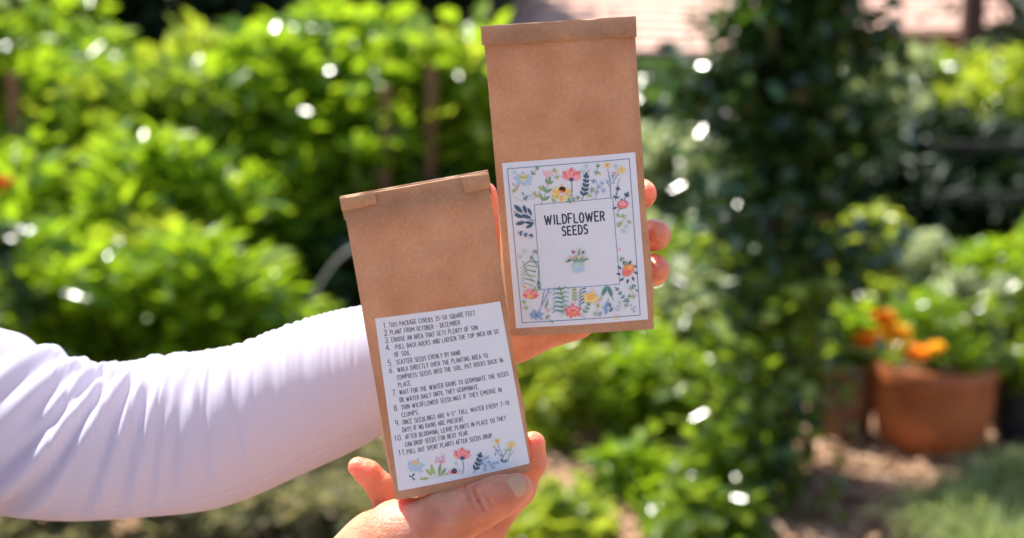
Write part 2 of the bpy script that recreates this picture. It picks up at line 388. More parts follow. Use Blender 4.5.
    def L2(u, w):   # label unit coordinates
        return ((LC[0][0]*(1-u)+LC[1][0]*u)*(1-w)+(LC[3][0]*(1-u)+LC[2][0]*u)*w, (LC[0][1]*(1-u)+LC[1][1]*u)*(1-w)+(LC[3][1]*(1-u)+LC[2][1]*u)*w)
    nF = len(F); FM = [0]*nF
    pr_list = design(ab, L2, surf)
    for pr in pr_list:
        off = len(V); V += pr.V; F += [[i+off for i in f] for f in pr.F]; FM += pr.M
    new_obj('label_sticker', V, F, [LABELM]+[INK[k] for k in INKN], root, fmat=FM)
    return root

def design_front(ab, L2, surf):
    S = 2.76
    def conv(X, Y, h):
        A, B = ab(490+X/S, 140+Y/S); return surf(A, B, .00040+h)
    p = Print(conv, 0.)
    def rect(c, w, m):
        for i in range(4): p.letter([((c[i][0]*(1-t/40)+c[(i+1) % 4][0]*t/40), (c[i][1]*(1-t/40)+c[(i+1) % 4][1]*t/40)) for t in range(41)], w, m)
    rect([(48, 79), (384, 51), (414, 482), (89, 503)], 2.0, 'line')
    rect([(122, 178), (338, 158), (357, 396), (139, 411)], 1.6, 'line')
    # meadow flowers round the frame, top
    p.sprig(120, 165, 96, 118, 2, 20, 6, 'mint', 4); p.sprig(75, 140, 66, 125, 1, 10, 5, 'olive')
    p.daisy(92, 108, 27, 'pale', 'yellow', 10, .55); p.ell(92, 100, 11, 6, 'olive'); p.ell(92, 97, 9, 3, 'yellow')
    p.stroke([(62, 150), (85, 168), (122, 160)], 1.6, 'mint'); p.ell(66, 140, 5, 5, 'olive')
    p.sprig(140, 178, 160, 118, 3, 26, 9, 'green', 2, 1.6, .7); p.sprig(122, 160, 140, 135, 2, 18, 7, 'olive')
    p.dots(160, 92, 13, 22, 2.0, 'pink'); p.stroke([(160, 128), (158, 100)], 1, 'pink'); p.stroke([(156, 104), (148, 86)], 1, 'pink'); p.stroke([(160, 104), (174, 84)], 1, 'pink')
    p.stroke([(224, 104), (226, 140), (224, 160)], 2.2, 'navy'); p.poppy(224, 106, 33, 'coral', 'pink')
    for i in range(12):
        t = i/12*2*math.pi; p.leaf(197+6*math.cos(t), 146+3*math.sin(t), 24, 10, math.atan2(.55*math.sin(t), math.cos(t)), 'gold' if i % 2 else 'yellow')
    p.ell(199, 135, 10, 8, 'dark'); p.ell(199, 139, 12, 5, 'orange', n=10); p.ell(199, 133, 9, 6, 'dark')
    p.sprig(170, 170, 182, 158, 1, 12, 5, 'olive'); p.sprig(222, 168, 214, 150, 2, 12, 4, 'mint')
    p.sprig(253, 164, 264, 100, 5, 17, 8, 'navy', 3, 1.8, .75)
    for x, y in ((285, 112), (300, 128), (281, 135), (308, 118), (294, 142), (312, 138)): p.daisy(x, y, 9, 'blue' if x % 2 else 'pale', 'navy', 5, 1., .2)
    p.stroke([(290, 160), (296, 130), (292, 112)], 1.6, 'blue')
    p.stroke([(333, 158), (330, 110), (323, 74)], 1.8, 'line'); p.stroke([(332, 130), (318, 108)], 1.4, 'line'); p.stroke([(334, 120), (352, 96), (362, 84)], 1.4, 'line'); p.stroke([(345, 160), (352, 120), (358, 104)], 1.4, 'green')
    p.daisy(323, 68, 12, 'yellow', 'orange', 6, .9); p.daisy(362, 82, 14, 'yellow', 'gold', 7, .7); p.daisy(303, 92, 6, 'yellow', 'gold', 5, 1)
    p.sprig(345, 166, 352, 135, 2, 12, 5, 'navy', 0, 1.4); p.dots(330, 106, 12, 10, 1.8, 'line')
    # left side
    for x, y, L_, w_, t in ((66, 178, 33, 12, .75), (66, 204, 28, 10, .35), (70, 232, 30, 11, -.25), (92, 178, 26, 10, 1.25), (98, 242, 24, 9, -.45), (86, 205, 30, 9, .3), (104, 186, 24, 9, 1.1), (95, 226, 28, 9, .1)):
        p.leaf(x, y, L_, w_, t, 'navy')
    p.stroke([(66, 196), (92, 212), (122, 222)], 1.8, 'navy')
    p.sprig(124, 392, 92, 336, 0, 5, 4, 'green', -6)
    for i in range(6):
        t = i/5; p.stroke([(130-2*i, 336+13*i), (108-3*i, 333+12*i), (86, 352+10*i)], 4.6-.3*i, 'olive' if i % 2 else 'green', True)
    p.stroke([(118, 326), (134, 352), (132, 400)], 1.8, 'teal'); p.poppy(112, 432, 26, 'pink', 'coral'); p.ell(110, 430, 8, 6, 'gold')
    p.leaf(132, 384, 30, 9, 1.4, 'teal')
    # right side
    p.sprig(352, 196, 376, 152, 3, 15, 6, 'navy', 0, 1.6); p.ell(366, 176, 15, 12, 'coral', wob=.12); p.ell(366, 174, 9, 7, 'pink', wob=.1); p.leaf(350, 184, 14, 6, 2.8, 'navy')
    for x, y in ((356, 212), (372, 206), (362, 224), (378, 220), (352, 226)): p.leaf(x, y, 14, 9, x*.7, 'yellow' if x % 2 else 'olive')
    p.stroke([(350, 236), (366, 222), (380, 204)], 1.6, 'olive')
    for i in range(9):
        t = 2*math.pi*i/9; p.leaf(378+18*math.cos(t), 362+20*math.sin(t), 14, 6, t+.5, 'navy')
    p.ell(381, 356, 19, 15, 'orange', -.8, wob=.08); p.ell(376, 364, 13, 10, 'coral', -.6, wob=.1); p.ell(385, 350, 8, 6, 'gold', -.6)
    # bottom
    p.stroke([(164, 406), (150, 440), (134, 474)], 1.8, 'line'); p.stroke([(150, 412), (142, 452)], 1.8, 'line'); p.leaf(160, 440, 26, 6, 1.9, 'green')
    p.daisy(128, 482, 20, 'blue', 'line', 9, .5)
    p.sprig(212, 476, 192, 406, 0, 5, 4, 'teal')
    for i in range(6): p.stroke([(194+i, 410+12*i), (180, 408+12*i), (174, 414+12*i)], 5, 'teal', True); p.stroke([(194+i, 412+12*i), (208, 404+12*i), (216, 408+12*i)], 5, 'green', True)
    p.sprig(172, 470, 176, 452, 2, 9, 4, 'mint')
    p.daisy(228, 470, 24, 'coral', 'orange', 11, .65, .45); p.ell(228, 466, 15, 8, 'pink', wob=.15); p.ell(228, 468, 9, 5, 'coral', wob=.1)
    p.sprig(234, 448, 232, 412, 4, 12, 5, 'olive', 0, 1.5, .8)
    for i in range(5): p.stroke([(262, 406+9*i), (250, 410+10*i), (244, 420+11*i)], 3.4, 'navy', True)
    p.daisy(277, 432, 23, 'yellow', 'gold', 10, .6, .45); p.ell(279, 428, 12, 7, 'gold', wob=.15)
    p.leaf(308, 428, 32, 11, -1.1, 'teal'); p.leaf(336, 432, 34, 11, -1.9, 'teal'); p.stroke([(304, 436), (322, 404), (340, 440)], 1.8, 'teal')
    for x, y in ((318, 462), (306, 470), (328, 472), (318, 478), (332, 460), (310, 456)): p.leaf(x, y, 16, 9, x*1.3, 'blue' if x % 4 else 'line')
    p.stroke([(318, 480), (322, 450), (326, 436)], 1.5, 'line')
    p.sprig(382, 452, 350, 410, 4, 11, 4, 'teal', 0, 1.3); p.sprig(372, 464, 384, 430, 3, 9, 4, 'green', 0, 1.3); p.dots(392, 458, 10, 6, 1.6, 'line')
    for x0, y0, x1, y1, m, n in ((70, 96, 60, 80, 'mint', 1), (112, 96, 128, 78, 'green', 2), (186, 110, 178, 84, 'olive', 2), (248, 92, 262, 72, 'mint', 2), (290, 96, 296, 72, 'green', 2), (268, 156, 280, 140, 'olive', 2), (344, 102, 346, 72, 'mint', 2), (208, 168, 240, 158, 'green', 3),
                                 (100, 166, 92, 150, 'teal', 1), (74, 252, 112, 262, 'navy', 3), (104, 300, 84, 320, 'mint', 2), (130, 300, 116, 322, 'green', 2), (100, 470, 94, 448, 'olive', 2), (154, 480, 168, 496, 'green', 1), (256, 478, 270, 452, 'green', 3), (196, 486, 204, 450, 'mint', 2), (286, 486, 296, 456, 'olive', 2),
                                 (346, 474, 356, 448, 'mint', 3), (396, 440, 388, 410, 'olive', 2), (358, 320, 372, 336, 'green', 2), (392, 396, 402, 410, 'teal', 1), (362, 256, 374, 238, 'mint', 2), (150, 444, 164, 420, 'mint', 2), (120, 414, 134, 400, 'olive', 1)):
        p.sprig(x0, y0, x1, y1, n, 11, 5, m, 2, 1.2, .8)
    for x, y, r, m in ((76, 126, 6, 'pink'), (180, 86, 5, 'gold'), (270, 84, 6, 'pale'), (340, 90, 5, 'coral'), (112, 268, 6, 'pale'), (96, 404, 6, 'gold'), (160, 468, 7, 'pink'), (258, 486, 6, 'pale'), (300, 440, 6, 'pink'), (348, 486, 6, 'gold'), (396, 470, 5, 'blue'), (356, 300, 5, 'pink')): p.daisy(x, y, r, m, 'gold', 6, .9, .3)
    # wording and the jar
    p.text('WILDFLOWER', 148, 233, 318, 220, 25, 4.1, 'text', .72, .03)
    p.text('SEEDS', 197, 262, 272, 256, 24, 4.1, 'text', .70, .03)
    p.poly([(229, 336), (257, 334), (258, 340), (255, 343), (257, 358), (250, 362), (236, 363), (229, 360), (228, 345), (231, 341)], 'mint')
    p.poly([(231, 347), (255, 345), (256, 357), (249, 360), (236, 361), (231, 358)], 'pale')
    for x, y, m, r in ((222, 322, 'pink', 6), (232, 306, 'coral', 5), (246, 300, 'olive', 5), (256, 318, 'pink', 6), (242, 320, 'yellow', 5), (262, 308, 'mint', 4), (234, 322, 'olive', 5)): p.daisy(x, y, r, m, 'gold', 6, 1, .3)
    for x, y, t in ((242, 334, -1.9), (238, 334, -2.6), (246, 334, -1.0), (250, 334, -.5), (242, 318, -1.3), (222, 330, 2.9), (256, 328, -.2)): p.leaf(x, y, 17, 6, t, 'green')
    for x, y, t in ((224, 326, 2.7), (232, 312, -2.2), (252, 312, -.9)): p.leaf(x, y, 13, 5, t, 'navy')
    return [p]

LINES = [('1.', .052, 'THIS PACKAGE COVERS 35-50 SQUARE FEET', .10, .79), ('2.', .052, 'PLANT FROM OCTOBER - DECEMBER', .10, .66), ('3.', .048, 'CHOOSE AN AREA THAT GETS PLENTY OF SUN', .10, .79),
 ('4.', .048, 'PULL BACK ROCKS AND LOOSEN THE TOP INCH OR SO', .125, .945), ('', 0, 'OF SOIL.', .11, .245), ('5.', .048, 'SCATTER SEEDS EVENLY BY HAND.', .115, .63),
 ('6.', .048, 'WALK DIRECTLY OVER THE PLANTING AREA TO', .115, .83), ('', 0, 'COMPRESS SEEDS INTO THE SOIL. PUT ROCKS BACK IN', .105, .94), ('', 0, 'PLACE.', .105, .215),
 ('7.', .048, 'WAIT FOR THE WINTER RAINS TO GERMINATE THE SEEDS', .105, .965), ('', 0, 'OR WATER DAILY UNTIL THEY GERMINATE.', .10, .72), ('8.', .045, 'THIN WILDFLOWER SEEDLINGS IF THEY EMERGE IN', .105, .89),
 ('', 0, 'CLUMPS.', .10, .235), ('9.', .04, 'ONCE SEEDLINGS ARE 4-5" TALL WATER EVERY 7-10', .10, .93), ('', 0, 'DAYS IF NO RAINS ARE PRESENT.', .09, .57), ('10.', .02, 'AFTER BLOOMING, LEAVE PLANTS IN PLACE SO THEY', .105, .885),
 ('', 0, 'CAN DROP SEEDS FOR NEXT YEAR.', .095, .585), ('11.', .035, 'PULL OUT SPENT PLANTS AFTER SEEDS DROP.', .10, .765)]
def design_back(ab, L2, surf):
    def c1(u, w, h):
        A, B = L2(u/127., w/176.); return surf(A, B, .00040+h)
    p = Print(c1, 0.)
    for i, (num, nu, t, u0, u1) in enumerate(LINES):
        y = (.045+.0432*i)*176+2.6
        if num: p.text(num, nu*127, y, nu*127+(5.6 if len(num) == 2 else 8.4), y, 5.4, .60, 'fine', .7)
        p.text(t, u0*127, y, u1*127, y-.3, 4.5, .52, 'fine', .70, .06)
    S = 4.889
    def c2(X, Y, h):
        A, B = ab(370+X/S, 390+Y/S); return surf(A, B, .00040+h)
    q = Print(c2, 4e-5)
    q.stroke([(225, 375), (240, 400), (252, 432)], 3, 'mint'); q.daisy(222, 366, 44, 'pale', 'mint', 11, .62, .2); q.ell(222, 350, 14, 11, 'gold')
    q.leaf(205, 418, 22, 9, -.9, 'navy'); q.leaf(205, 420, 18, 8, .9, 'navy'); q.leaf(205, 420, 18, 8, 3.5, 'navy'); q.stroke([(222, 428), (212, 440)], 2, 'navy')
    q.stroke([(255, 432), (300, 424), (400, 404)], 2.2, 'mint')
    for x, y, L_, t in ((300, 415, 62, -1.0-.55), (300, 412, 44, -2.3), (318, 410, 58, -1.95), (335, 408, 60, -1.4), (345, 408, 44, -.9), (290, 424, 50, 3.0), (330, 410, 36, -.3)): q.leaf(x, y, L_, 15, t, 'green' if x % 2 else 'olive')
    q.dots(342, 325, 26, 40, 3.2, 'pink'); q.stroke([(346, 380), (342, 330)], 1.8, 'pink'); q.stroke([(344, 350), (322, 318)], 1.6, 'line'); q.stroke([(345, 350), (365, 315)], 1.6, 'line')
    q.stroke([(450, 330), (458, 370), (450, 404)], 3.6, 'line'); q.poppy(449, 322, 52, 'coral', 'pink'); q.poppy(449, 318, 30, 'pink', 'coral'); q.ell(450, 326, 14, 8, 'navy')
    q.ell(411, 392, 30, 12, 'pink', wob=.15); q.ell(400, 395, 10, 9, 'coral'); q.ell(411, 388, 13, 13, 'dark'); q.ell(411, 386, 8, 8, 'navy')
    q.leaf(382, 398, 20, 8, 2.7, 'olive'); q.sprig(440, 402, 420, 352, 2, 16, 7, 'mint', 0, 1.8)
    q.sprig(505, 398, 534, 318, 4, 30, 13, 'navy', 4, 3, .7)
    for x, y in ((556, 330), (572, 322), (580, 345), (560, 362), (590, 360), (604, 352), (545, 350), (600, 372), (560, 380), (620, 348)): q.daisy(x, y, 13, 'blue' if x % 2 else 'pale', 'line', 6, .8, .25)
    q.stroke([(560, 392), (566, 350), (560, 320)], 2, 'blue')
    q.stroke([(652, 350), (640, 300), (620, 250)], 2.6, 'line'); q.stroke([(642, 320), (612, 290), (606, 270)], 2, 'line'); q.stroke([(646, 330), (664, 292), (688, 266)], 2, 'line'); q.stroke([(672, 348), (680, 306), (690, 270)], 2.4, 'green'); q.stroke([(678, 320), (704, 290)], 2, 'green')
    q.daisy(620, 244, 18, 'yellow', 'orange', 6, .9, .35); q.daisy(690, 262, 23, 'yellow', 'gold', 7, .75, .3); q.daisy(606, 270, 8, 'gold', 'line', 5, 1)
    q.leaf(650, 348, 24, 9, -2.2, 'navy'); q.leaf(654, 350, 24, 9, -.9, 'navy'); q.dots(630, 300, 20, 10, 3, 'line'); q.dots(672, 300, 18, 8, 3, 'olive')
    return [p, q]

make_bag('brown paper bag with flowered WILDFLOWER SEEDS label, held in the farther hand',
    [(483, 28), (634, 18.5), (654, 329), (510, 336)], .812, .845, .020, [(502, 163), (635, 152), (648, 319), (516, 328)], design_front,
    lambda ab: (ab(481, 30)[0], ab(635, 22)[0]+.0002, ab(481, 26)[1], ab(486, 45)[1], ab(634, 16)[1], ab(634, 37)[1]), [], .0022, 0, 1)
make_bag('brown paper bag showing its label of numbered planting steps, held above the thumb',
    [(342, 198), (487, 172), (531, 471), (396, 500)], .800, .832, .024, [(375, 318), (500, 301), (529.5, 463), (398.5, 490.5)], design_back,
    None, [lambda ab: (ab(341, 200)[0]-.0005, ab(375, 193)[0], ab(342, 197)[1], ab(345, 210)[1], ab(372, 192)[1], ab(376, 204)[1]),
           lambda ab: (ab(462, 180)[0], ab(488, 174)[0]+.0003, ab(461, 177)[1], ab(465, 193)[1], ab(487, 173)[1], ab(490, 187)[1])], .0024, .004, 2)

# ------------------------------------------------------------------ the person
def mmp(l): return [(W(x, y, d), r*.001) for x, y, d, r in l]
R_ELB = C3(-.34, -.27, .73); R_WR = W(322, 612, .872); L_WR = W(425, 352, .925); L_ELB = C3(-.345, -.128, .965); L_MID = C3(-.19, -.100, .945)
def right_hand(P):
    palm = chain(P, mmp([(318, 608, .872, 27), (386, 558, .864, 28), (440, 556, .868, 22)]), .012)
    palm = smin(palm, chain(P, mmp([(322, 612, .878, 20), (412, 545, .885, 20), (445, 530, .888, 16)]), .01), .012)
    thumb = chain(P, mmp([(356, 580, .858, 25), (402, 541, .846, 23.4), (446, 521, .833, 16.0), (478, 507, .826, 12.0), (497, 497, .824, 10.6), (518, 488.5, .824, 8.9)]), .008)
    base = smin(palm, thumb, .006)
    for g, A, w_ in (([(465, 488), (469, 499), (474, 510)], .7, 1.0), ([(474, 490), (479, 501), (484, 511)], 1.1, .9), ([(484, 492), (487, 499), (491, 507)], .6, .8), ([(456, 497), (459, 504)], .4, 1.0), ([(427, 505), (436, 512), (446, 514)], .35, 1.6)):
        for a_, b_ in zip(g[:-1], g[1:]):
            A0 = np.asarray(W(*a_, .813)); B0 = np.asarray(W(*b_, .813))
            view = ray(480, 500); view = view/np.linalg.norm(view)
            ab_ = B0-A0; Q = P-A0; Q = Q-(Q@view)[..., None]*view; ab_ = ab_-(ab_@view)*view
            t = np.clip((Q@ab_)/(ab_@ab_), 0, 1); dd = np.linalg.norm(Q-t[..., None]*ab_, axis=-1)
            near = ((P-CAM)@FWD < .832)
            base = base+near*A*.0016*np.exp(-(dd/(w_*.0012))**2)
    out = base
    idx = chain(P, mmp([(440, 566, .880, 15), (482, 528, .872, 13.4), (517, 488, .866, 10.4), (531, 462, .860, 8.4), (533, 444, .856, 7.6)]), .006)
    mid = chain(P, mmp([(425, 560, .890, 15), (468, 500, .892, 10), (478, 450, .888, 9), (480, 425, .884, 8)]), .005)
    rng = chain(P, mmp([(410, 555, .892, 14), (435, 500, .893, 9.5), (438, 460, .888, 8.5), (437, 440, .884, 8)]), .005)
    pin = chain(P, mmp([(402, 550, .888, 13), (391, 510, .880, 9.4), (380, 486, .876, 8.2), (368, 473, .874, 7.3), (358, 467, .873, 6.2)]), .004)
    for f_ in (idx, mid, rng, pin): out = np.minimum(out, smin(base, f_, .004))
    wr = seg(P, R_WR, R_ELB, .026, .042)
    return smin(out, wr, .02)
def left_hand(P):
    palm = chain(P, mmp([(425, 350, .928, 23), (480, 330, .915, 20), (560, 255, .905, 17)]), .014)
    palm = smin(palm, chain(P, mmp([(440, 350, .925, 18), (515, 334, .908, 15.5), (575, 318, .902, 14)]), .012), .014)
    palm = smin(palm, chain(P, mmp([(500, 320, .91, 18), (580, 285, .903, 15)]), .012), .014)
    out = palm
    for pts in ([(470, 330, .915, 15), (487, 272, .899, 12), (486, 225, .892, 10.4), (484, 195, .888, 8.4)],
                [(560, 250, .905, 13), (590, 218, .902, 11), (622, 200, .892, 9), (641, 194, .872, 8.3), (645, 193, .856, 7.0)],
                [(570, 265, .905, 13), (600, 252, .905, 11), (638, 240, .893, 9.6), (655, 235, .872, 8.6), (657, 233, .856, 7.3)],
                [(575, 290, .904, 12.5), (605, 284, .904, 10.5), (635, 274, .893, 9.3), (653, 270, .872, 8.8), (657, 269, .857, 7.8)],
                [(570, 312, .903, 12), (598, 308, .903, 9.5), (622, 304, .893, 8), (628, 302, .882, 7)]):
        out = np.minimum(out, smin(palm, chain(P, mmp(pts), .005), .006))
    return smin(out, seg(P, L_WR, L_MID, .024, .028), .02)
def bounds(pts, pad):
    A = np.array(pts); return A.min(0)-pad, A.max(0)+pad
Vr, Qr = surface_nets(right_hand, *bounds([W(300, 640, .90), W(545, 425, .83), W(330, 640, .82)], .012), .00085)
Vl, Ql = surface_nets(left_hand, *bounds([W(400, 380, .95), W(672, 175, .83), W(400, 180, .93)], .010), .0012)
# keep only what lies inside the box (the forearms run on in the coarse body)
SH_L = C3(-.565, .100, 1.02); SH_R = C3(-.575, .060, .68); NECK = (SH_L+SH_R)/2
hz = lambda p: np.array([p[0], p[1], 0.])
up = np.array([0, 0, 1.])
neck0 = NECK+up*.03; head = NECK+up*.235+RIGHT*.035; chest = NECK-up*.17; waist = NECK-up*.42; hip = NECK-up*.60
fr = RIGHT; sd = np.array([0, 1., 0])
def slab(P, p, w, h, r):   # rounded cross piece: capsule along the shoulder line
    return seg(P, p-sd*w, p+sd*w, r, r)
def torso(P, g=0.):
    d = smin(slab(P, NECK-up*.05, .125, 0, .060+g), slab(P, chest, .085, 0, .098+g), .05)
    d = smin(d, seg(P, chest, waist, .11+g, .115+g), .06); d = smin(d, slab(P, waist, .05, 0, .10+g), .05); d = smin(d, slab(P, hip, .085, 0, .105+g), .06)
    return d
kn = [hip-up*.42+sd*s*.10+fr*.02 for s in (1, -1)]; an = [np.array([k[0]-.02, k[1], .09]) for k in kn]
def legs(P, g=0.):
    d = None
    for s, k, a_ in zip((1, -1), kn, an):
        q = smin(seg(P, hip+sd*s*.09, k, .088+g, .058+g), seg(P, k, a_, .058+g, .040+g*1.6), .02); d = q if d is None else np.minimum(d, q)
    return d
def body_sdf(P):
    d = torso(P); d = smin(d, legs(P), .03)
    d = smin(d, seg(P, NECK-up*.02, neck0+up*.10+fr*.015, .058, .052), .03)
    hd = smin(seg(P, head+up*.015-fr*.01, head+up*.03+fr*.005, .088, .085), seg(P, head-up*.05+fr*.035, head-up*.075+fr*.055, .055, .042), .04)
    hd = smin(hd, seg(P, head+fr*.088+up*.012, head+fr*.108-up*.018, .008, .012), .014)
    for s in (1, -1):
        hd = smin(hd, seg(P, head+sd*s*.083+up*.02, head+sd*s*.086-up*.02, .012, .008), .006)
        hd = np.maximum(hd, -(np.linalg.norm(P-(head+fr*.094+sd*s*.032+up*.018), axis=-1)-.013))
        hd = np.minimum(hd, np.linalg.norm(P-(head+fr*.082+sd*s*.032+up*.018), axis=-1)-.0115)
    hd = smin(hd, seg(P, head+fr*.092-sd*.018-up*.050, head+fr*.092+sd*.018-up*.050, .008, .008), .008)
    d = smin(d, hd, .02)
    for sh, el, wr, mm in ((SH_L, L_ELB, L_WR, L_MID), (SH_R, R_ELB, R_WR, (R_ELB+R_WR)/2)):
        d = smin(d, smin(smin(seg(P, sh, el, .045, .036), seg(P, el, mm, .035, .030), .012), seg(P, mm, wr, .030, .021), .012), .02)
    for a_ in an: d = np.minimum(d, seg(P, a_-up*.05-fr*.03, a_-up*.06+fr*.13, .036, .028))
    return d
lo, hi = bounds([NECK-sd*.30+up*.40-fr*.25, an[0]-up*.11, L_WR+fr*.02, SH_L+sd*.12, an[1]-up*.09-fr*.1], .03)
Vb, Qb = surface_nets(body_sdf, lo, hi, .0085)
def cat(parts):
    V = []; Q = []; o_ = 0
    for v, q in parts: V.append(v); Q.append(q+o_); o_ += len(v)
    return np.concatenate(V), [np.concatenate(Q)]
person = empty('person', hz(hip), 'person in a white long-sleeved top holding a seed bag in each hand', 'person')
Vv, Qv = cat([(Vr, Qr), (Vl, Ql), (Vb, Qb)])
finish('body', np_mesh('body', Vv, Qv), SKIN, person, smooth=True)
# hair, trousers, top
HAIR = mat('hair', (.10, .055, .03), .5, .4, .4, 120, .4, 300)
def hair_sdf(P):
    d = seg(P, head+up*.03-fr*.02, head-up*.0-fr*.03, .100, .095)
    d = smin(d, seg(P, head-fr*.06, NECK-fr*.075+up*.02, .075, .04), .04)
    cut = seg(P, head+fr*.11-up*.03, head+fr*.11-up*.06, .10, .10)
    d = np.maximum(d, -cut)
    return d+.004*np.sin(P[..., 1]*180)*np.cos(P[..., 2]*30)
lo, hi = bounds([head+up*.15-fr*.2-sd*.13, NECK-up*.05+fr*.15+sd*.13], .01)
Vh, Qh = surface_nets(hair_sdf, lo, hi, .006); finish('hair', np_mesh('hair', Vh, [Qh]), HAIR, person, smooth=True)
def pants(P):
    d = smin(legs(P, .012), slab(P, hip, .085, 0, .119), .03); return np.maximum(np.maximum(d, .10-P[..., 2]), P[..., 2]-(hip[2]+.10))
lo, hi = bounds([hip+up*.14-fr*.15-sd*.24, np.array([hip[0]+.2, hip[1]+.24, .08])], .02)
Vh, Qh = surface_nets(pants, lo, hi, .009); finish('trousers', np_mesh('trousers', Vh, [Qh]), DENIM, person, smooth=True)
SHOE = mat('canvas_shoe', (.3, .28, .25), .8, .2, .1, 100)
for a_ in an:
    Vh, Qh = surface_nets(lambda P: np.maximum(smin(seg(P, a_-up*.045-fr*.03, a_-up*.045+fr*.13, .044, .036), seg(P, a_, a_-up*.04, .048, .046), .02), .004-P[..., 2]), *bounds([a_-fr*.1-sd*.07-up*.09, a_+fr*.2+sd*.07+up*.03], .01), .006)
    finish('shoe', np_mesh('shoe', Vh, [Qh]), SHOE, person, smooth=True)
# near sleeve with its folds: contour of the arm, own depth and roundness
xs = np.array([-130, -70, 0, 30, 60, 90, 130, 170, 220, 260, 310, 360, 410, 455, 480.])
tops = np.array([272, 304, 333, 345, 357, 364, 364, 357, 349, 339, 323, 306, 298, 300, 308.])
bots = np.array([470, 500, 516, 519, 520, 520, 519, 514, 504, 490, 466, 441, 416, 398, 388.])
dep = np.array([1.00, .985, .968, .964, .96, .958, .954, .95, .945, .941, .937, .932, .928, .925, .923])
def catmull(xq, ys): # smooth interpolation
    y = np.interp(xq, xs, ys); k = 5
    ys2 = [np.interp(xq+o_, xs, ys) for o_ in np.linspace(-22, 22, 9)]
    return np.mean(ys2, 0)
NX, NA = 620, 420
xq = np.linspace(-125, 478, NX); T = catmull(xq, tops); Bt = catmull(xq, bots); Dp = catmull(xq, dep)
fold_rng = random.Random(5)
folds = []  # (x at the top edge, slant px, sharpness px, depth m, start angle, end angle)  angle 0 = top, 1 = bottom, front side
for i in range(42):
    x0 = 92+i*6.3+fold_rng.uniform(-3, 3); folds.append((x0, fold_rng.uniform(-26, 4)-max(0, 190-x0)*.30, fold_rng.uniform(2.2, 5.), fold_rng.uniform(.0004, .0014)*(1 if x0 < 260 else .7), fold_rng.uniform(-.15, .05), fold_rng.uniform(.28, .62)))
for i in range(60): folds.append((fold_rng.uniform(70, 470), fold_rng.uniform(-30, -4), fold_rng.uniform(1.3, 2.6), fold_rng.uniform(.0001, .0004), fold_rng.uniform(0, .5), fold_rng.uniform(.5, 1.)))
for x0, sl, w_, A, a0, a1 in ((150, -150, 8, .0050, .12, .98), (128, -175, 10, .0062, .05, .80), (92, -120, 9, .0050, .0, .62), (60, -110, 9, .0042, -.05, .5), (190, -80, 6, .0030, .1, .95), (222, -60, 6, .0026, .1, .9),
                              (245, -45, 5, .0020, .05, .9), (272, -36, 5, .0020, .1, .85), (300, -20, 5, .0014, .1, .75), (330, -14, 5, .0010, .1, .7), (172, -100, 6, .0034, .15, .95), (25, -90, 10, .004, -.1, .45), (355, -6, 5, .0008, .1, .8), (208, -66, 5, .0022, .3, .95)):
    folds.append((x0, sl, w_*1.1, A*(1.05 if w_ > 7 else .6), a0, a1))
ang = np.linspace(0, 2*np.pi, NA, endpoint=False)
s01 = (1-np.cos(ang))/2; front = np.sin(ang) > -1e-9
XX = xq[:, None]+0*ang[None]; SS = s01[None]+0*XX
AA = (np.minimum(ang, 2*np.pi-ang)/np.pi)[None]+0*XX
disp = np.zeros_like(XX)
fr_mask = np.where(front, 1., .8)[None]
for x0, sl, w_, A, a0, a1 in folds:
    cx = x0+sl*AA**1.35
    env = np.clip((AA-a0)/.12, 0, 1)*np.clip((a1-AA)/.28, 0, 1); env = env*env*(3-2*env)
    u = (XX-cx)/w_
    disp += fr_mask*A*env*(-np.exp(-u*u)+.75*np.exp(-((u-1.9)/1.2)**2)+.35*np.exp(-((u+2.0)/1.3)**2))
disp += .0007*np.sin(XX*.8+5*np.sin(XX*.037)+2*np.sin(XX*.11))*np.exp(-(AA/.16)**2)*np.clip((XX-40)/60, 0, 1)*np.clip((400-XX)/120, 0, 1)
disp += front[None]*(-.0010*np.exp(-((AA-.80+.012*np.sin(XX*.02))/.008)**2))
disp += .0009*np.sin(XX*.045+AA*5)+.0006*np.sin(XX*.021-AA*9)
cy = (T+Bt)/2; V = np.zeros((NX, NA, 3))
half = (Bt-T)/2*K*Dp
for i in range(NX):
    c0 = W(xq[i], cy[i], Dp[i]); i1 = min(i+1, NX-1); i0 = max(i-1, 0)
    tdir = W(xq[i1], cy[i1], Dp[i1])-W(xq[i0], cy[i0], Dp[i0]); tdir /= np.linalg.norm(tdir)
    uu = UP-tdir*(UP@tdir)*.6; uu /= np.linalg.norm(uu); ff = np.cross(uu, tdir); ff /= np.linalg.norm(ff)
    if ff@FWD > 0: ff = -ff
    r = half[i]+disp[i]
    V[i] = c0+np.cos(ang)[:, None]*uu*r[:, None]+np.sin(ang)[:, None]*ff*(r*.86)[:, None]
ii = np.arange(NX-1)[:, None]*NA; jj = np.arange(NA)[None]; j2 = (jj+1) % NA
Qs = np.stack([ii+jj, ii+NA+jj, ii+NA+j2, ii+j2], -1).reshape(-1, 4)
def top_sdf(P):
    d = torso(P, .014)
    up_end = W(-100, 385, .99)
    d = smin(d, seg(P, SH_L, up_end, .060, .062), .03)
    r_mid = R_ELB+(R_WR-R_ELB)*.55
    d = smin(d, smin(seg(P, SH_R, R_ELB, .058, .052), seg(P, R_ELB, r_mid, .050, .043), .02), .03)
    d = np.maximum(d, hip[2]-.02-P[..., 2])
    d = np.maximum(d, -(seg(P, NECK+up*.02, neck0+up*.2, .066, .066)))
    return d+.0025*np.sin(P[..., 2]*60+P[..., 1]*22)
lo, hi = bounds([SH_L+sd*.12+up*.09, SH_R-sd*.12, hip-up*.05-fr*.16, W(-60, 300, .95), R_ELB-up*.07, R_WR], .02)
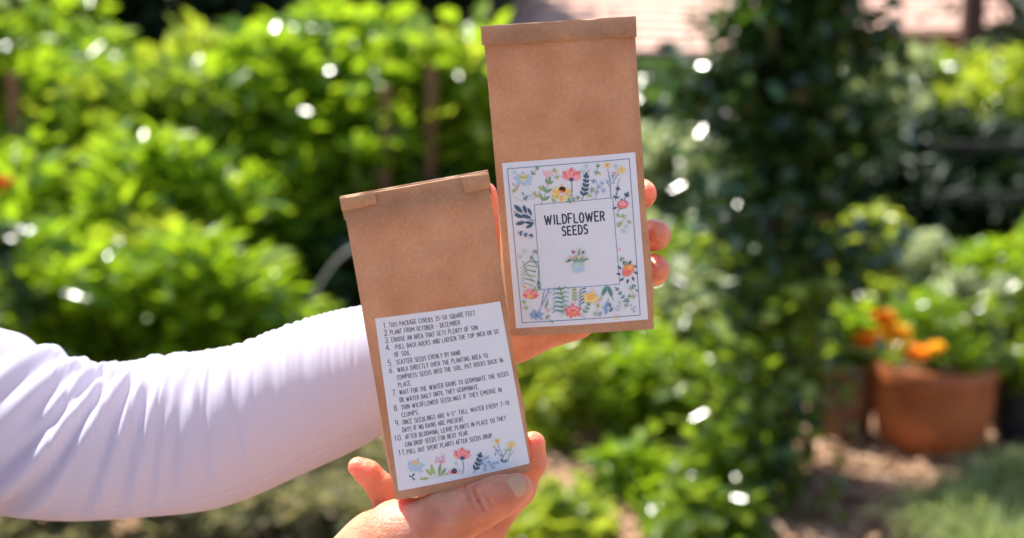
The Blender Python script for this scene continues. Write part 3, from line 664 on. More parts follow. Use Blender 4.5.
Vt, Qt = surface_nets(top_sdf, lo, hi, .0085)
Vv, Qv = cat([(V.reshape(-1, 3), Qs), (Vt, Qt)])
finish('long_sleeved_top', np_mesh('long_sleeved_top', Vv, Qv), FABRIC, person, smooth=True)
# thumb nail
NAIL = mat('nail', (.56, .34, .21), .38, .35, .05, 200, sss=.3, sscale=.003)
def nail(c, tip, R, L, wd, face, name='fingernail'):
    c = np.asarray(c); Tn = np.asarray(tip)-c; Tn /= np.linalg.norm(Tn); N = face-Tn*(face@Tn); N /= np.linalg.norm(N); S = np.cross(N, Tn)
    V = []; F = []; n1, n2 = 16, 28
    for lay, hh in ((0, .0002), (1, -.0009)):
        for i in range(n1+1):
            rr = i/n1 if lay == 0 else 1
            if lay == 1 and i: break
            for k in range(n2):
                t = 2*math.pi*k/n2; x = math.copysign(abs(math.cos(t))**.62, math.cos(t))*rr; y = math.copysign(abs(math.sin(t))**.62, math.sin(t))*rr
                l = x*L/2; th = y*wd/2/R; hgt = R+hh-.0004*x*x*2-(.0003 if rr == 1 and lay == 0 else 0)
                V.append(c+Tn*l+(S*math.sin(th)+N*math.cos(th))*hgt)
    for i in range(n1):
        for k in range(n2): k2 = (k+1) % n2; F.append([i*n2+k, (i+1)*n2+k, (i+1)*n2+k2, i*n2+k2])
    e = n1*n2; b = (n1+1)*n2
    for k in range(n2): k2 = (k+1) % n2; F.append([e+k, b+k, b+k2, e+k2])
    return new_obj(name, V, F, NAIL, person, smooth=True, sharp=60)
nail(W(514, 489, .824), W(530, 483, .824), .0098, .0158, .0142, CAM-W(512, 480, .82)+UP*.10)

# ------------------------------------------------------------------ plants
def leaves(N, P, size, aspect, nup=.5, droop=.15, dirs=None, fold=.25):
    """N folded leaf blades of six points each"""
    nrm = RNG.normal(size=(N, 3)); nrm /= np.linalg.norm(nrm, axis=1)[:, None]; nrm[:, 2] = np.abs(nrm[:, 2])+nup; nrm /= np.linalg.norm(nrm, axis=1)[:, None]
    d = RNG.normal(size=(N, 3)) if dirs is None else dirs+RNG.normal(size=(N, 3))*.25
    d -= nrm*(d*nrm).sum(1)[:, None]; d /= np.linalg.norm(d, axis=1)[:, None]; s = np.cross(nrm, d)
    L = (size*RNG.uniform(.45, 1.45, N))[:, None]; w = L*aspect*.5
    ry = w*fold
    b = P; r1 = P+d*L*.35+s*w+nrm*ry; r2 = P+d*L*.72+s*w*.75+nrm*(ry-L*droop*.4); tp = P+d*L-nrm*L*droop
    l1 = P+d*L*.35-s*w+nrm*ry; l2 = P+d*L*.72-s*w*.75+nrm*(ry-L*droop*.4)
    V = np.stack([b, r1, r2, tp, l2, l1], 1).reshape(-1, 3)
    i = np.arange(N)[:, None]*6
    return V, np.concatenate([i+np.array([[0, 1, 2, 3]]), i+np.array([[0, 3, 4, 5]])])
def tube(pts, rads, n=6):
    V = []; F = []; pts = [np.asarray(p, float) for p in pts]
    for k, p in enumerate(pts):
        t = pts[min(k+1, len(pts)-1)]-pts[max(k-1, 0)]; t = t/(np.linalg.norm(t)+1e-9)
        u = np.cross(t, [0.3, 1, .2]); u /= np.linalg.norm(u); v = np.cross(t, u)
        for j in range(n):
            a_ = 2*math.pi*j/n; V.append(p+(u*math.cos(a_)+v*math.sin(a_))*rads[k])
    for k in range(len(pts)-1):
        for j in range(n): j2 = (j+1) % n; F.append([k*n+j, k*n+j2, (k+1)*n+j2, (k+1)*n+j])
    F.append(list(range(n))[::-1]); F.append([(len(pts)-1)*n+j for j in range(n)])
    return V, F
class MB:
    def __init__(s): s.V = []; s.F = []
    def add(s, V, F): o_ = len(s.V); s.V += list(V); s.F += [[i+o_ for i in f] for f in F]
    def build(s, name, m, parent, smooth=True, sharp=40): return new_obj(name, s.V, s.F, m, parent, smooth=smooth, sharp=sharp)
STEM = mat('green_stem', (.10, .13, .05), .7, .3, .2, 40); BARK = mat('bark', (.13, .085, .055), .9, .2, .3, 30, .5, 90)
def leafmat(name, cols, tr=.42, tc_=(.45, .62, .06), rough=.38, spec=.5): return mat(name, cols[0], rough, spec, island=cols, transl=tr, tcol=tc_)
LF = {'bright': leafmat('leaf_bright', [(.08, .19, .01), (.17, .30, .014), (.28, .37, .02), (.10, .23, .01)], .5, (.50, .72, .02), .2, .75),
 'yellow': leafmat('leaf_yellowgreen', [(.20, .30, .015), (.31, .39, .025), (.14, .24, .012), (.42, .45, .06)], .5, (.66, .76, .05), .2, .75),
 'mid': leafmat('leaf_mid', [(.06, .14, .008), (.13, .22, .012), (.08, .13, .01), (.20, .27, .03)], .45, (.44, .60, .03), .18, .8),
 'dark': leafmat('leaf_dark_shade', [(.014, .045, .012), (.028, .075, .018), (.016, .036, .010), (.060, .115, .026)], .24, (.18, .36, .02), .2, .75),  # vine's shade side and the shaded plants carry shade in this colour
 'vdark': leafmat('leaf_deep_shade', [(.010, .024, .009), (.018, .042, .012)], .10, (.05, .10, .02), .5, .25),  # shade under the hedge is put into this leaf colour
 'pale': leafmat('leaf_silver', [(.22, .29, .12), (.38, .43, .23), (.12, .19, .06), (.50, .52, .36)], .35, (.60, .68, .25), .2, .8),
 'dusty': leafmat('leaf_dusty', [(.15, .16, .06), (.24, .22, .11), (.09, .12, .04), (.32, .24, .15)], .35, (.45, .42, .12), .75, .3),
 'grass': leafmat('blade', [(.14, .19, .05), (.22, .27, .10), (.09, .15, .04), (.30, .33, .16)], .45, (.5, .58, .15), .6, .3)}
def plant(name, label, cat_, loc, h, rad, kind, N, size, aspect=.45, clumps=14, group=None, low=.1, nup=.5, upright=0., stems=None, z0=0., shellw=.28, rady=None, woody=False):
    loc = np.asarray(loc, float).copy(); loc[2] += z0
    root = empty(name, loc, label, cat_, group)
    rady = rady or rad
    C = []; 
    for i in range(clumps):
        t = RNG.uniform(low, 1); a_ = RNG.uniform(0, 2*np.pi); q = RNG.uniform(.15, .9)*math.sqrt(max(.05, 1-(max(0, t-.45)/.62)**2))
        C.append(loc+np.array([rad*q*math.cos(a_), rady*q*math.sin(a_), h*(t*.9)]))
    C = np.array(C); ci = RNG.integers(0, clumps, N)
    off = RNG.normal(size=(N, 3)); off /= np.linalg.norm(off, axis=1)[:, None]; off *= (RNG.uniform(.25, 1.1, N)**.6)[:, None]
    P = C[ci]+off*np.array([rad, rady, min(rad, h*.5)])*shellw*1.35
    P[:, 2] = np.clip(P[:, 2], loc[2]+.01, loc[2]+h*1.04)
    dirs = None
    if upright:
        dirs = (P-loc)*np.array([1, 1, .3]); dirs /= np.linalg.norm(dirs, axis=1)[:, None]+1e-6; dirs[:, 2] += upright
    V, F = leaves(N, P, size, aspect, nup, dirs=dirs)
    finish('foliage', np_mesh('foliage', V, [F]), LF[kind], root)
    mb = MB()
    for c_ in C[:(stems or clumps)]:
        b = loc+np.array([RNG.uniform(-.12, .12)*rad, RNG.uniform(-.12, .12)*rady, 0]); m_ = (b+c_)/2+np.array([0, 0, .12*h])
        mb.add(*tube([b, m_, c_], [.010*max(.4, h), .007*max(.4, h), .003], 5))
    mb.build('stems', BARK if woody else STEM, root)
    return root

def shrub_row(name, labels, cat_, group, xsr, D, hs, rads, kind, N, size, lows=None, **kw):
    for i, x in enumerate(xsr):
        if lows and i in lows: kw = dict(kw, low=lows[i])
        elif lows: kw = dict(kw, low=.15)
        d_ = D[i] if isinstance(D, (list, tuple)) else D
        plant(name, labels[i], cat_, at_dist(x, d_), hs[i], rads[i] if isinstance(rads, (list, tuple)) else rads, kind[i] if isinstance(kind, (list, tuple)) else kind, N, size, group=group, **kw)
# far dark backing trees
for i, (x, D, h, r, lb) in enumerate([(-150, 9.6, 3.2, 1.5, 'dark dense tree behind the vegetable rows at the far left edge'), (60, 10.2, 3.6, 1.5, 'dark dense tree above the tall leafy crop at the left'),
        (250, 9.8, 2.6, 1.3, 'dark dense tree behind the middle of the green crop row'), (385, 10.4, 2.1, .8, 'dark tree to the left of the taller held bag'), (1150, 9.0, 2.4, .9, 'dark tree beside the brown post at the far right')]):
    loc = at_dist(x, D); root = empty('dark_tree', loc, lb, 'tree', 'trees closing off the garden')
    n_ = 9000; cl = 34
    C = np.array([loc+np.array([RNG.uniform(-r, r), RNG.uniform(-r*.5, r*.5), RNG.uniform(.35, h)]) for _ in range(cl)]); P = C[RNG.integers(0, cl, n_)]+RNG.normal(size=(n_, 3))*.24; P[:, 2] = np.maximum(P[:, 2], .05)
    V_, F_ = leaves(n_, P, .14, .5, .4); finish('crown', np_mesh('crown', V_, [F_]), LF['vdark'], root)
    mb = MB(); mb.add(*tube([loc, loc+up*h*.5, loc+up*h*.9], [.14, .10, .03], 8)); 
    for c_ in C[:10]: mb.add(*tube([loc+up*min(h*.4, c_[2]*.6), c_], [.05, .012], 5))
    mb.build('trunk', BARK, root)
# tall leafy crop rows at the left
plabs = ['tall leafy crop plant at the far left edge behind the red flower', 'tall leafy plant, second along the back crop row from the left', 'tall sunlit leafy plant in the back row above the forearm',
 'tall leafy plant in the middle of the back crop row', 'tall leafy plant with pale shining leaves right of the row middle', 'sunlit yellow-green plant behind the wire hoop', 'leafy plant behind the shorter held bag', 'yellow-green plant just left of the taller held bag']
shrub_row('leafy_crop_plant', plabs, 'plant', 'tall leafy crop plants in the back row', [-40, 45, 125, 200, 275, 345, 415, 490], [6.1, 6.3, 6.0, 6.2, 6.1, 6.4, 6.3, 6.5], [1.55, 1.46, 1.22, 1.30, 1.27, 1.40, 1.30, 1.34], .50,
          ['mid', 'bright', 'bright', 'yellow', 'bright', 'bright', 'yellow', 'bright'], 2400, .115, aspect=.5, clumps=17, low=.15, shellw=.38, lows={3: .45, 4: .66, 5: .70})
ORD = ['leftmost', 'second from the left', 'third from the left', 'fourth from the left', 'rightmost']
rowr = random.Random(21)
for rn, D, xs_, hh, kds in (('second', 5.75, (10, 92, 170, 250, 322), 1.13, ('bright', 'yellow', 'mid', 'bright', 'dark')), ('third', 5.35, (-15, 62, 140, 215, 285), .94, ('bright', 'mid', 'bright', 'bright', 'mid')), ('front', 4.95, (8, 80, 150, 212, 262), .72, ('bright', 'bright', 'yellow', 'bright', 'yellow'))):
    for k, x in enumerate(xs_):
        h_ = hh*rowr.uniform(.86, 1.1)*(1, 1, 1, .93, {'second': .55, 'third': .34, 'front': .30}[rn])[k]
        plant('front_crop_plant', 'leafy green crop plant, %s in the %s row above the sleeve' % (ORD[k], rn), 'plant', at_dist(x+rowr.uniform(-8, 8), D+rowr.uniform(-.12, .12)), h_, .27, kds[k], 1300, .105, group='leafy crop plants in front of the back row', aspect=.42, clumps=12, upright=.5, low=.25, shellw=.42)
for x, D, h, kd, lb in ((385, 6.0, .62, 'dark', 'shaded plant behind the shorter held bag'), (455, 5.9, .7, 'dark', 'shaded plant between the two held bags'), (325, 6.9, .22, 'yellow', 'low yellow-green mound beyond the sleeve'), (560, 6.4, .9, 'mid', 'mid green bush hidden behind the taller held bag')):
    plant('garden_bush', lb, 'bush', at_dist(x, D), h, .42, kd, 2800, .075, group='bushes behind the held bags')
# variegated shrubs right of the bags
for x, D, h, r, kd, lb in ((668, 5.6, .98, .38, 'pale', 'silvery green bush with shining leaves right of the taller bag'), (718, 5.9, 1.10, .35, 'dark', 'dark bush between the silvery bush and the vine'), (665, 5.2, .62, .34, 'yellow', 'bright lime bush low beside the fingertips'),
        (712, 4.9, .52, .20, 'pale', 'bush left of the foot of the vine, highlights put into its pale leaves'), (630, 6.9, 1.15, .5, 'dark', 'dark shrub below the pink garden wall')):
    plant('ornamental_bush', lb, 'bush', at_dist(x, D), h, r, kd, 3400, .070, aspect=.6, clumps=16, group='bushes right of the taller bag')  # bush by the vine foot: whitish highlights put in as pale leaf colour
# low plants, bottom middle
for x, y, h, r, kd, N, lb in ((545, 440, .34, .20, 'yellow', 2200, 'low bright green plant just right of the front hand'), (590, 400, .34, .24, 'yellow', 2200, 'low lime green plant below the taller bag'), (655, 440, .34, .20, 'bright', 2600, 'low green plant on the mulch right of the front hand'),
        (548, 545, .15, .14, 'yellow', 900, 'small lime plant at the bottom edge right of the front hand'), (640, 500, .17, .15, 'bright', 900, 'small bright plant in the middle of the sunlit mulch'), (722, 510, .22, .16, 'mid', 900, 'low bright plant at the foot of the vine'), (640, 395, .36, .22, 'bright', 2200, 'bright low plant below the fingertips'), (672, 430, .36, .20, 'bright', 1500, 'bright green plant left of the vine foot'),(700, 545, .16, .18, 'mid', 1300, 'low leafy plant at the bottom edge left of the vine')):
    plant('low_plant', lb, 'plant', ground_at(x, y), h, r, kd, N, .05, aspect=.5, clumps=12, group='low plants on the mulch')
# under the sleeve
FLP = mat('pink_petal', (.85, .48, .50), .5, .4, transl=.35, tcol=(.8, .4, .45)); FLO = mat('marigold_petal', (1., .40, .015), .5, .3, transl=.5, tcol=(1., .42, .02)); FLY = mat('golden_petal', (1.0, .62, .03), .5, .3, transl=.5, tcol=(1., .62, .03)); FLR = mat('red_petal', (.62, .01, .012), .5, .3, transl=.3, tcol=(.8, .02, .02))
def bloom(c, r, m, root, n=46, name='flower', flat=.7):
    d = RNG.normal(size=(n, 3)); d /= np.linalg.norm(d, axis=1)[:, None]; d[:, 2] = np.abs(d[:, 2])*flat+.05
    P = c+d*r*.42*np.array([1, 1, .7]); V_, F_ = leaves(n*2, np.repeat(P, 2, 0), r*.62, .95, .9, .1, dirs=np.repeat(d*2, 2, 0))
    mb = MB(); mb.add(V_, [list(f) for f in F_]); mb.add(*tube([c-up*r*.9, c-up*r*.5, c+up*r*.1], [r*.12, r*.2, r*.40], 7))
    return mb.build(name, m, root, smooth=False, sharp=None)
ul = [(50, 545, .16, 'dusty', 'low dusty plant at the bottom left corner under the sleeve'), (205, 528, .22, 'dusty', 'dusty plant with pink blooms under the forearm'), (262, 505, .20, 'dusty', 'green plant with pink blooms under the forearm'),
      (318, 480, .20, 'dusty', 'grey-green plant left of the little finger'), (330, 535, .16, 'dusty', 'low green plant left of the front wrist'), (200, 470, .30, 'mid', 'green plant hidden behind the forearm'), (300, 430, .28, 'dusty', 'dusty plant behind the wrist end of the sleeve')]
for x, y, h, kd, lb in ul:
    g_ = ground_at(x, y); r_ = plant('flowering_plant', lb, 'plant', g_, h, .24, kd, 2200, .045, aspect=.4, clumps=12, group='low flowering plants under the sleeve')
    if 'pink' in lb or 'corner' in lb or 'elbow' in lb:
        for k in range(9): bloom(g_+np.array([RNG.uniform(-.22, .22), RNG.uniform(-.15, .1), h*RNG.uniform(.75, 1.05)]), .030, FLP, r_, 24)
r_ = plant('red_flower_plant', 'plant with a single red bloom at the left edge', 'plant', at_dist(-6, 4.6), .80, .10, 'dark', 350, .06, clumps=5)
bloom(W(2, 183, 4.6), .032, FLR, r_, 40)
# trellis vine
vl = at_dist(786, 4.3); vine = empty('climbing_vine', vl, 'tall dark climbing vine growing on its stakes right of the bags', 'climbing plant')
N = 6800; ci = RNG.uniform(0, 2.5, N); th = RNG.uniform(0, 2*np.pi, N)
rad = (.84-.36*np.exp(-(ci/.6)**2))*(.09+.07*np.abs(np.sin(ci*3.1))+.035*np.sin(ci*9+th)); q = RNG.uniform(.3, 1, N)**.6
P = np.stack([vl[0]-.03+.07*np.minimum(ci, 1.2)+.03*np.sin(ci*4)+rad*q*np.cos(th), vl[1]+rad*q*np.sin(th)*.9, ci], -1)+RNG.normal(size=(N, 3))*.05; P[:, 2] = np.abs(P[:, 2])
keep = (P[:, 2] > .85) | (RNG.uniform(0, 1, N) < .30); P = P[keep]; N = len(P)
V_, F_ = leaves(N, P, .062, .6, .35); finish('foliage', np_mesh('foliage', V_, [F_]), LF['dark'], vine)  # the backlit vine's shade is put into its dark leaf colour
N = 1700; cl = [(745, 60, .12), (735, 110, .12), (742, 180, .13), (728, 240, .14), (752, 300, .13), (700, 90, .09), (870, 40, .10), (872, 130, .09), (740, 20, .1), (850, 255, .12), (770, 420, .14), (745, 470, .12)]
C = np.array([W(x, y, 4.25) for x, y, r0 in cl]); rr_ = np.array([r0 for *_, r0 in cl]); k_ = RNG.integers(0, len(cl), N)
P = C[k_]+RNG.normal(size=(N, 3))*rr_[k_][:, None]*.55
V_, F_ = leaves(N, P, .06, .6, .6); finish('foliage', np_mesh('foliage', V_, [F_]), LF['dark'], vine)
N = 760; k_ = RNG.integers(0, 9, N); C2 = np.array([W(x, y, 4.15) for x, y in ((735, 345), (775, 370), (720, 400), (760, 425), (742, 480), (785, 500), (715, 455), (800, 330), (770, 300))])
V_, F_ = leaves(N, C2[k_]+RNG.normal(size=(N, 3))*.085, .055, .6, .6); finish('foliage', np_mesh('foliage', V_, [F_]), LF['mid'], vine)
mb = MB()
for c_ in C: mb.add(*tube([vl+up*max(.1, c_[2]-.25), (vl*np.array([1, 1, 0])+c_)/2*np.array([1, 1, 0])+up*(c_[2]-.05), c_], [.008, .006, .003], 5))
mb.add(*tube([vl+np.array([.03*math.sin(k*1.2), .03*math.cos(k*1.2), .25*k]) for k in range(11)], [.013]*11, 6)); mb.build('vine_stem', BARK, vine)
WOODP = mat('stake_wood', (.20, .10, .05), .8, .2, .25, 25, .3, 60)
for k, (dx, dy) in enumerate(((.02, .03), (-.09, .04), (.10, .08))):
    sl = vl+np.array([dx+.03, dy, 0]); tb = tube([sl, sl+up*1.2+RIGHT*.01, sl+up*2.35+RIGHT*.02], [.013, .012, .011], 8)
    tag(new_obj('garden_stake', *tb, WOODP, smooth=True, sharp=40), ['orange-brown wooden stake standing in front of the dark vine', 'wooden stake at the left side of the dark vine', 'wooden stake at the right side of the dark vine'][k], 'stake', 'stakes holding the vine')
# hedge, and shrubs with shade put into dark leaves, at the right
hl = ['light green hedge shrub right of the vine below the house wall', 'light green hedge shrub under the brown base of the house', 'light green hedge shrub below the porch post', 'light green hedge shrub at the far right edge']
shrub_row('hedge_shrub', hl, 'shrub', 'hedge shrubs in front of the house', [872, 935, 1000, 1060], [7.6, 7.8, 7.5, 7.7], [1.22, 1.20, 1.24, 1.30], .46, ['pale', 'mid', 'yellow', 'bright'], 4200, .085, clumps=18, low=.45)
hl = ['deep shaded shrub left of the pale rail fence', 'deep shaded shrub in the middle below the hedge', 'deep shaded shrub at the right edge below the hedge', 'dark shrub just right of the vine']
shrub_row('shade_toned_shrub', hl, 'shrub', 'shaded shrubs below the hedge', [905, 965, 1030, 860], [6.7, 6.6, 6.7, 6.5], [.92, .95, .92, .80], .42, 'vdark', 3800, .08, clumps=20, low=.05)
hl = ['bright plant behind the brown pot', 'bright lime plant behind the left of the terracotta bowl', 'bright plant behind the terracotta bowl', 'pale green plant behind the right rim of the bowl', 'bright plant at the right edge behind the black pot']
shrub_row('sunlit_bush', hl, 'bush', 'sunlit bushes behind the pots', [822, 878, 930, 985, 1040], [5.7, 5.5, 5.4, 5.3, 5.2], [.52, .66, .58, .56, .66], .26, ['bright', 'yellow', 'pale', 'bright', 'bright'], 3000, .06, clumps=14)
# rail fence
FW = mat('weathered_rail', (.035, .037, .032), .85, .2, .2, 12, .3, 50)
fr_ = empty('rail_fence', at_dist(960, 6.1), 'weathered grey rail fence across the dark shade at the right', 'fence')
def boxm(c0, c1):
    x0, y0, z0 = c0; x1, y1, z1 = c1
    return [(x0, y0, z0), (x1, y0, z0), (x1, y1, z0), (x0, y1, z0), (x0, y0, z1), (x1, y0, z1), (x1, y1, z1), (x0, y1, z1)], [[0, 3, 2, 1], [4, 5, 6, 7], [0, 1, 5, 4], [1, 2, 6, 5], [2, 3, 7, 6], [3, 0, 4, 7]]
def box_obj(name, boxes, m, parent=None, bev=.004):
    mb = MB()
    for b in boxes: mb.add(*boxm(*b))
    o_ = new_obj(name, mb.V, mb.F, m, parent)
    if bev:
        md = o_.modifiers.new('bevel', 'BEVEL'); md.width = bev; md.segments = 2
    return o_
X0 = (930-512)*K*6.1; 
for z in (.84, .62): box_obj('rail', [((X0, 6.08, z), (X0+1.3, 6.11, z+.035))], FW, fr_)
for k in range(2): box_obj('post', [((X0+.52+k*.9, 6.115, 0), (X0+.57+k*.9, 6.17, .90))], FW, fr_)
# wire hoop at the left of the bags
WIRE = mat('grey_wire', (.35, .35, .33), .5, .5)
hc = at_dist(372, 5.0); pts = [hc+np.array([.30*math.cos(a_), 0, .62*math.sin(a_)]) for a_ in np.linspace(0, math.pi, 26)]
tag(new_obj('wire_hoop', *tube(pts, [.005]*26, 8), WIRE, smooth=True), 'grey wire garden hoop arching from the ground left of the shorter bag', 'hoop')
# wooden stakes in the left beds
for i, (x, D, h, lb) in enumerate(((12, 5.7, 1.18, 'brown stake at the left edge beside the red bloom'), (382, 5.9, 1.12, 'brown stake behind the shorter bag'), (428, 6.0, 1.2, 'brown stake between hoop and taller bag'), (96, 5.75, 1.05, 'brown stake in the left crop row'))):
    p_ = at_dist(x, D); tag(new_obj('garden_stake', *tube([p_, p_+up*h*.5, p_+up*h+RIGHT*.02], [.028, .026, .024], 8), WOODP, smooth=True, sharp=40), lb, 'stake', 'stakes in the left beds')

# ------------------------------------------------------------------ pots
def lathe(prof, c, n=56):
    V = []; F = []
    for r, z in prof:
        for k in range(n): a_ = 2*math.pi*k/n; V.append(c+np.array([r*math.cos(a_), r*math.sin(a_), z]))
    for j in range(len(prof)-1):
        for k in range(n): k2 = (k+1) % n; F.append([j*n+k, j*n+k2, (j+1)*n+k2, (j+1)*n+k])
    F.append([k for k in range(n)][::-1]); F.append([(len(prof)-1)*n+k for k in range(n)]); return V, F
TERRA = mat('terracotta', (.36, .105, .03), .5, .4, .35, 9, .2, 60); BROWNP = mat('brown_glaze', (.20, .085, .045), .45, .4, .2, 9); BLACKP = mat('black_plastic', (.015, .015, .016), .5, .4)
SOIL = mat('potting_soil', (.05, .032, .02), .95, .1, .4, 60, .8, 150)
def pot(name, label, c, R, h, m, taper=.72, rimh=.05, rimo=.012, group='pots on the mulch'):
    root = empty(name, c, label, 'pot', group); rb = R*taper
    mb = MB(); mb.add(*lathe([(rb*.92, 0), (rb, .010), (rb+(R-rb)*.55, h*.16), (rb+(R-rb)*.82, h*.38), (R-.004-(R-rb)*.04, h*.62), (R-.004, h-rimh-.004), (R-.002, h-rimh+.002), (R-.022, h-rimh+.002), (R-.03, h-.06)], c)); mb.build('pot_wall', m, root)
    mb = MB(); mb.add(*lathe([(R-.002, h-rimh), (R+rimo, h-rimh+.006), (R+rimo, h-.008), (R+rimo-.006, h), (R-.018, h), (R-.024, h-.006), (R-.024, h-rimh+.004), (R-.004, h-rimh)], c)); mb.build('rim', m, root)
    V_, F_ = lathe([(.001, h-.035), (R-.026, h-.04), (R-.026, h-.055)], c, 40); new_obj('soil', V_, F_, SOIL, root, smooth=True)
    return root
pc = ground_at(930, 447); pc2 = ground_at(841, 437); pc3 = ground_at(1022, 440)
pot('flower_pot', 'wide terracotta bowl pot with orange marigolds', pc, .200, .300, TERRA, .74, .055, .006)
pot('flower_pot', 'narrow dark brown pot left of the terracotta bowl', pc2, .105, .27, BROWNP, .85, .03, .006)
pot('flower_pot', 'black plastic pot at the right edge', pc3, .115, .22, BLACKP, .8, .03, .006)
mg = plant('marigold_plant', 'marigold plant with five orange blooms in the terracotta bowl', 'flowering plant', pc, .26, .19, 'bright', 1500, .045, aspect=.28, clumps=18, z0=.265, upright=1.0)
dP = pc[1]
for x, y, r, m in ((868, 341, .040, FLO), (893, 333, .050, FLY), (884, 317, .032, FLO), (915, 355, .042, FLO), (936, 348, .026, FLY)): bloom(W(x, y, 4.36), r, m, mg, 60)
plant('potted_plant', 'pale twiggy plant at the right of the terracotta bowl', 'plant', pc+np.array([.12, .02, 0]), .36, .11, 'pale', 900, .04, aspect=.3, clumps=9, z0=.265, upright=.8, group='plants in the pots')
plant('potted_plant', 'leafy lime plant in the narrow brown pot', 'plant', pc2, .20, .14, 'bright', 1300, .055, aspect=.5, clumps=10, z0=.235, group='plants in the pots')
plant('potted_plant', 'leafy plant in the black pot at the right edge', 'plant', pc3, .36, .15, 'mid', 1300, .055, aspect=.5, clumps=10, z0=.19, group='plants in the pots')
# strappy grass clumps, lower right
for x, y, lb in ((965, 552, 'pale strappy grass clump at the lower right'), (1018, 520, 'strappy grass clump at the right edge under the black pot'), (1005, 590, 'grass clump at the bottom right corner')):
    c = ground_at(x, y); root = empty('grass_clump', c, lb, 'grass', 'grass clumps at the lower right')
    N = 900; a_ = RNG.uniform(0, 2*np.pi, N); tl = RNG.uniform(.1, 1.0, N); L = RNG.uniform(.12, .24, N); w = .0035
    d = np.stack([np.cos(a_)*tl, np.sin(a_)*tl, np.ones(N)], -1); d /= np.linalg.norm(d, axis=1)[:, None]
    s = np.stack([-np.sin(a_), np.cos(a_), 0*a_], -1); b = c+np.stack([RNG.normal(size=N)*.05, RNG.normal(size=N)*.05, 0*a_], -1)
    out_ = np.stack([np.cos(a_), np.sin(a_), 0*a_], -1); m1 = b+d*(L*.5)[:, None]; m2 = b+d*(L*.85)[:, None]+out_*(L*.18*tl)[:, None]; e = b+d*(L*.95)[:, None]+out_*(L*.5*tl)[:, None]-up*(L*.25*tl)[:, None]
    V_ = np.stack([b-s*w, b+s*w, m1+s*w, m1-s*w, m2+s*w*.8, m2-s*w*.8, e], 1).reshape(-1, 3); i = np.arange(N)[:, None]*7
    me = np_mesh('blades', V_, [np.concatenate([i+np.array([[0, 1, 2, 3]]), i+np.array([[3, 2, 4, 5]])]), i+np.array([[5, 4, 6]])]); finish('blades', me, LF['grass'], root)

# ------------------------------------------------------------------ house, wall
BRK = mat('brown_brick', (.24, .095, .05), .85, .2, .25, 14, .3, 40); PST = mat('dark_post', (.07, .03, .022), .7, .3)
GREY = mat('grey_coping', (.16, .14, .13), .85, .2, .15, 10); 
def shed(name, label, x0, x1, D, y_eave, depth, wall_m, gut_m, ghe, pitch=20):
    X0_, X1_ = (x0-512)*K*D, (x1-512)*K*D; ez = 1.45-D*(y_eave-5)*K
    root = empty(name, np.array([(X0_+X1_)/2, D+depth/2, 0]), label, 'shed', 'low sheds closing the garden')
    box_obj('wall', [((X0_+.08, D+.12, 0), (X1_-.08, D+depth, ez-.06))], wall_m, root, .01)
    box_obj('fascia', [((X0_, D-.02, ez-ghe), (X1_, D+.02, ez-.004))], gut_m, root, .006)
    nc = int(depth*1.0/.16); mb = MB(); sp, cp = math.sin(math.radians(pitch)), math.cos(math.radians(pitch)); nt_ = int((X1_-X0_)/.22)
    for c in range(nc):
        for k in range(nt_):
            xa = X0_+(X1_-X0_)*k/nt_; xb = X0_+(X1_-X0_)*(k+1)/nt_-.008; off = .004*((k*7+c*3) % 3)
            s0 = c*.16; s1 = s0+.19; t0, t1 = .034+off, .012+off; q = []
            for (s_, t_) in ((s0, t0-.02), (s1, t1-.02), (s1, t1), (s0, t0)):
                y_ = D-.04+s_*cp-t_*sp; z_ = ez+s_*sp+t_*cp; q.append((y_, z_))
            V_ = [(xa, *p_) for p_ in q]+[(xb, *p_) for p_ in q]
            mb.add(V_, [[0, 1, 2, 3], [7, 6, 5, 4], [0, 4, 5, 1], [1, 5, 6, 2], [2, 6, 7, 3], [3, 7, 4, 0]])
    mb.build('tiled_roof', ROOFM, root, smooth=False, sharp=None)
    L_ = nc*.16*cp; zt = ez+nc*.16*sp
    box_obj('back_wall', [((X0_+.08, D+L_, 0), (X1_-.08, D+L_+.1, zt-.02))], wall_m, root, .01)
    return root
ROOFM = mat('pink_roof_tile', (.62, .40, .32), .85, .2, .10, 3, .3, 60)
shed('garden_shed', 'low shed with sunlit pink tile roof and brown eave right of the vine', 805, 1030, 11.5, 30, 4.0, BRK, BRK, .20)
shed('garden_shed', 'low shed with pale pink tile roof and grey eave beside the taller bag', 455, 745, 9.6, 53, 4.0, GREY, GREY, .09)
px_ = (966-512)*K*8.2
tag(box_obj('wooden_post', [((px_-.055, 8.15, 0), (px_+.055, 8.26, 2.4))], PST), 'dark brown wooden post in front of the pink tile roof at the right', 'post')
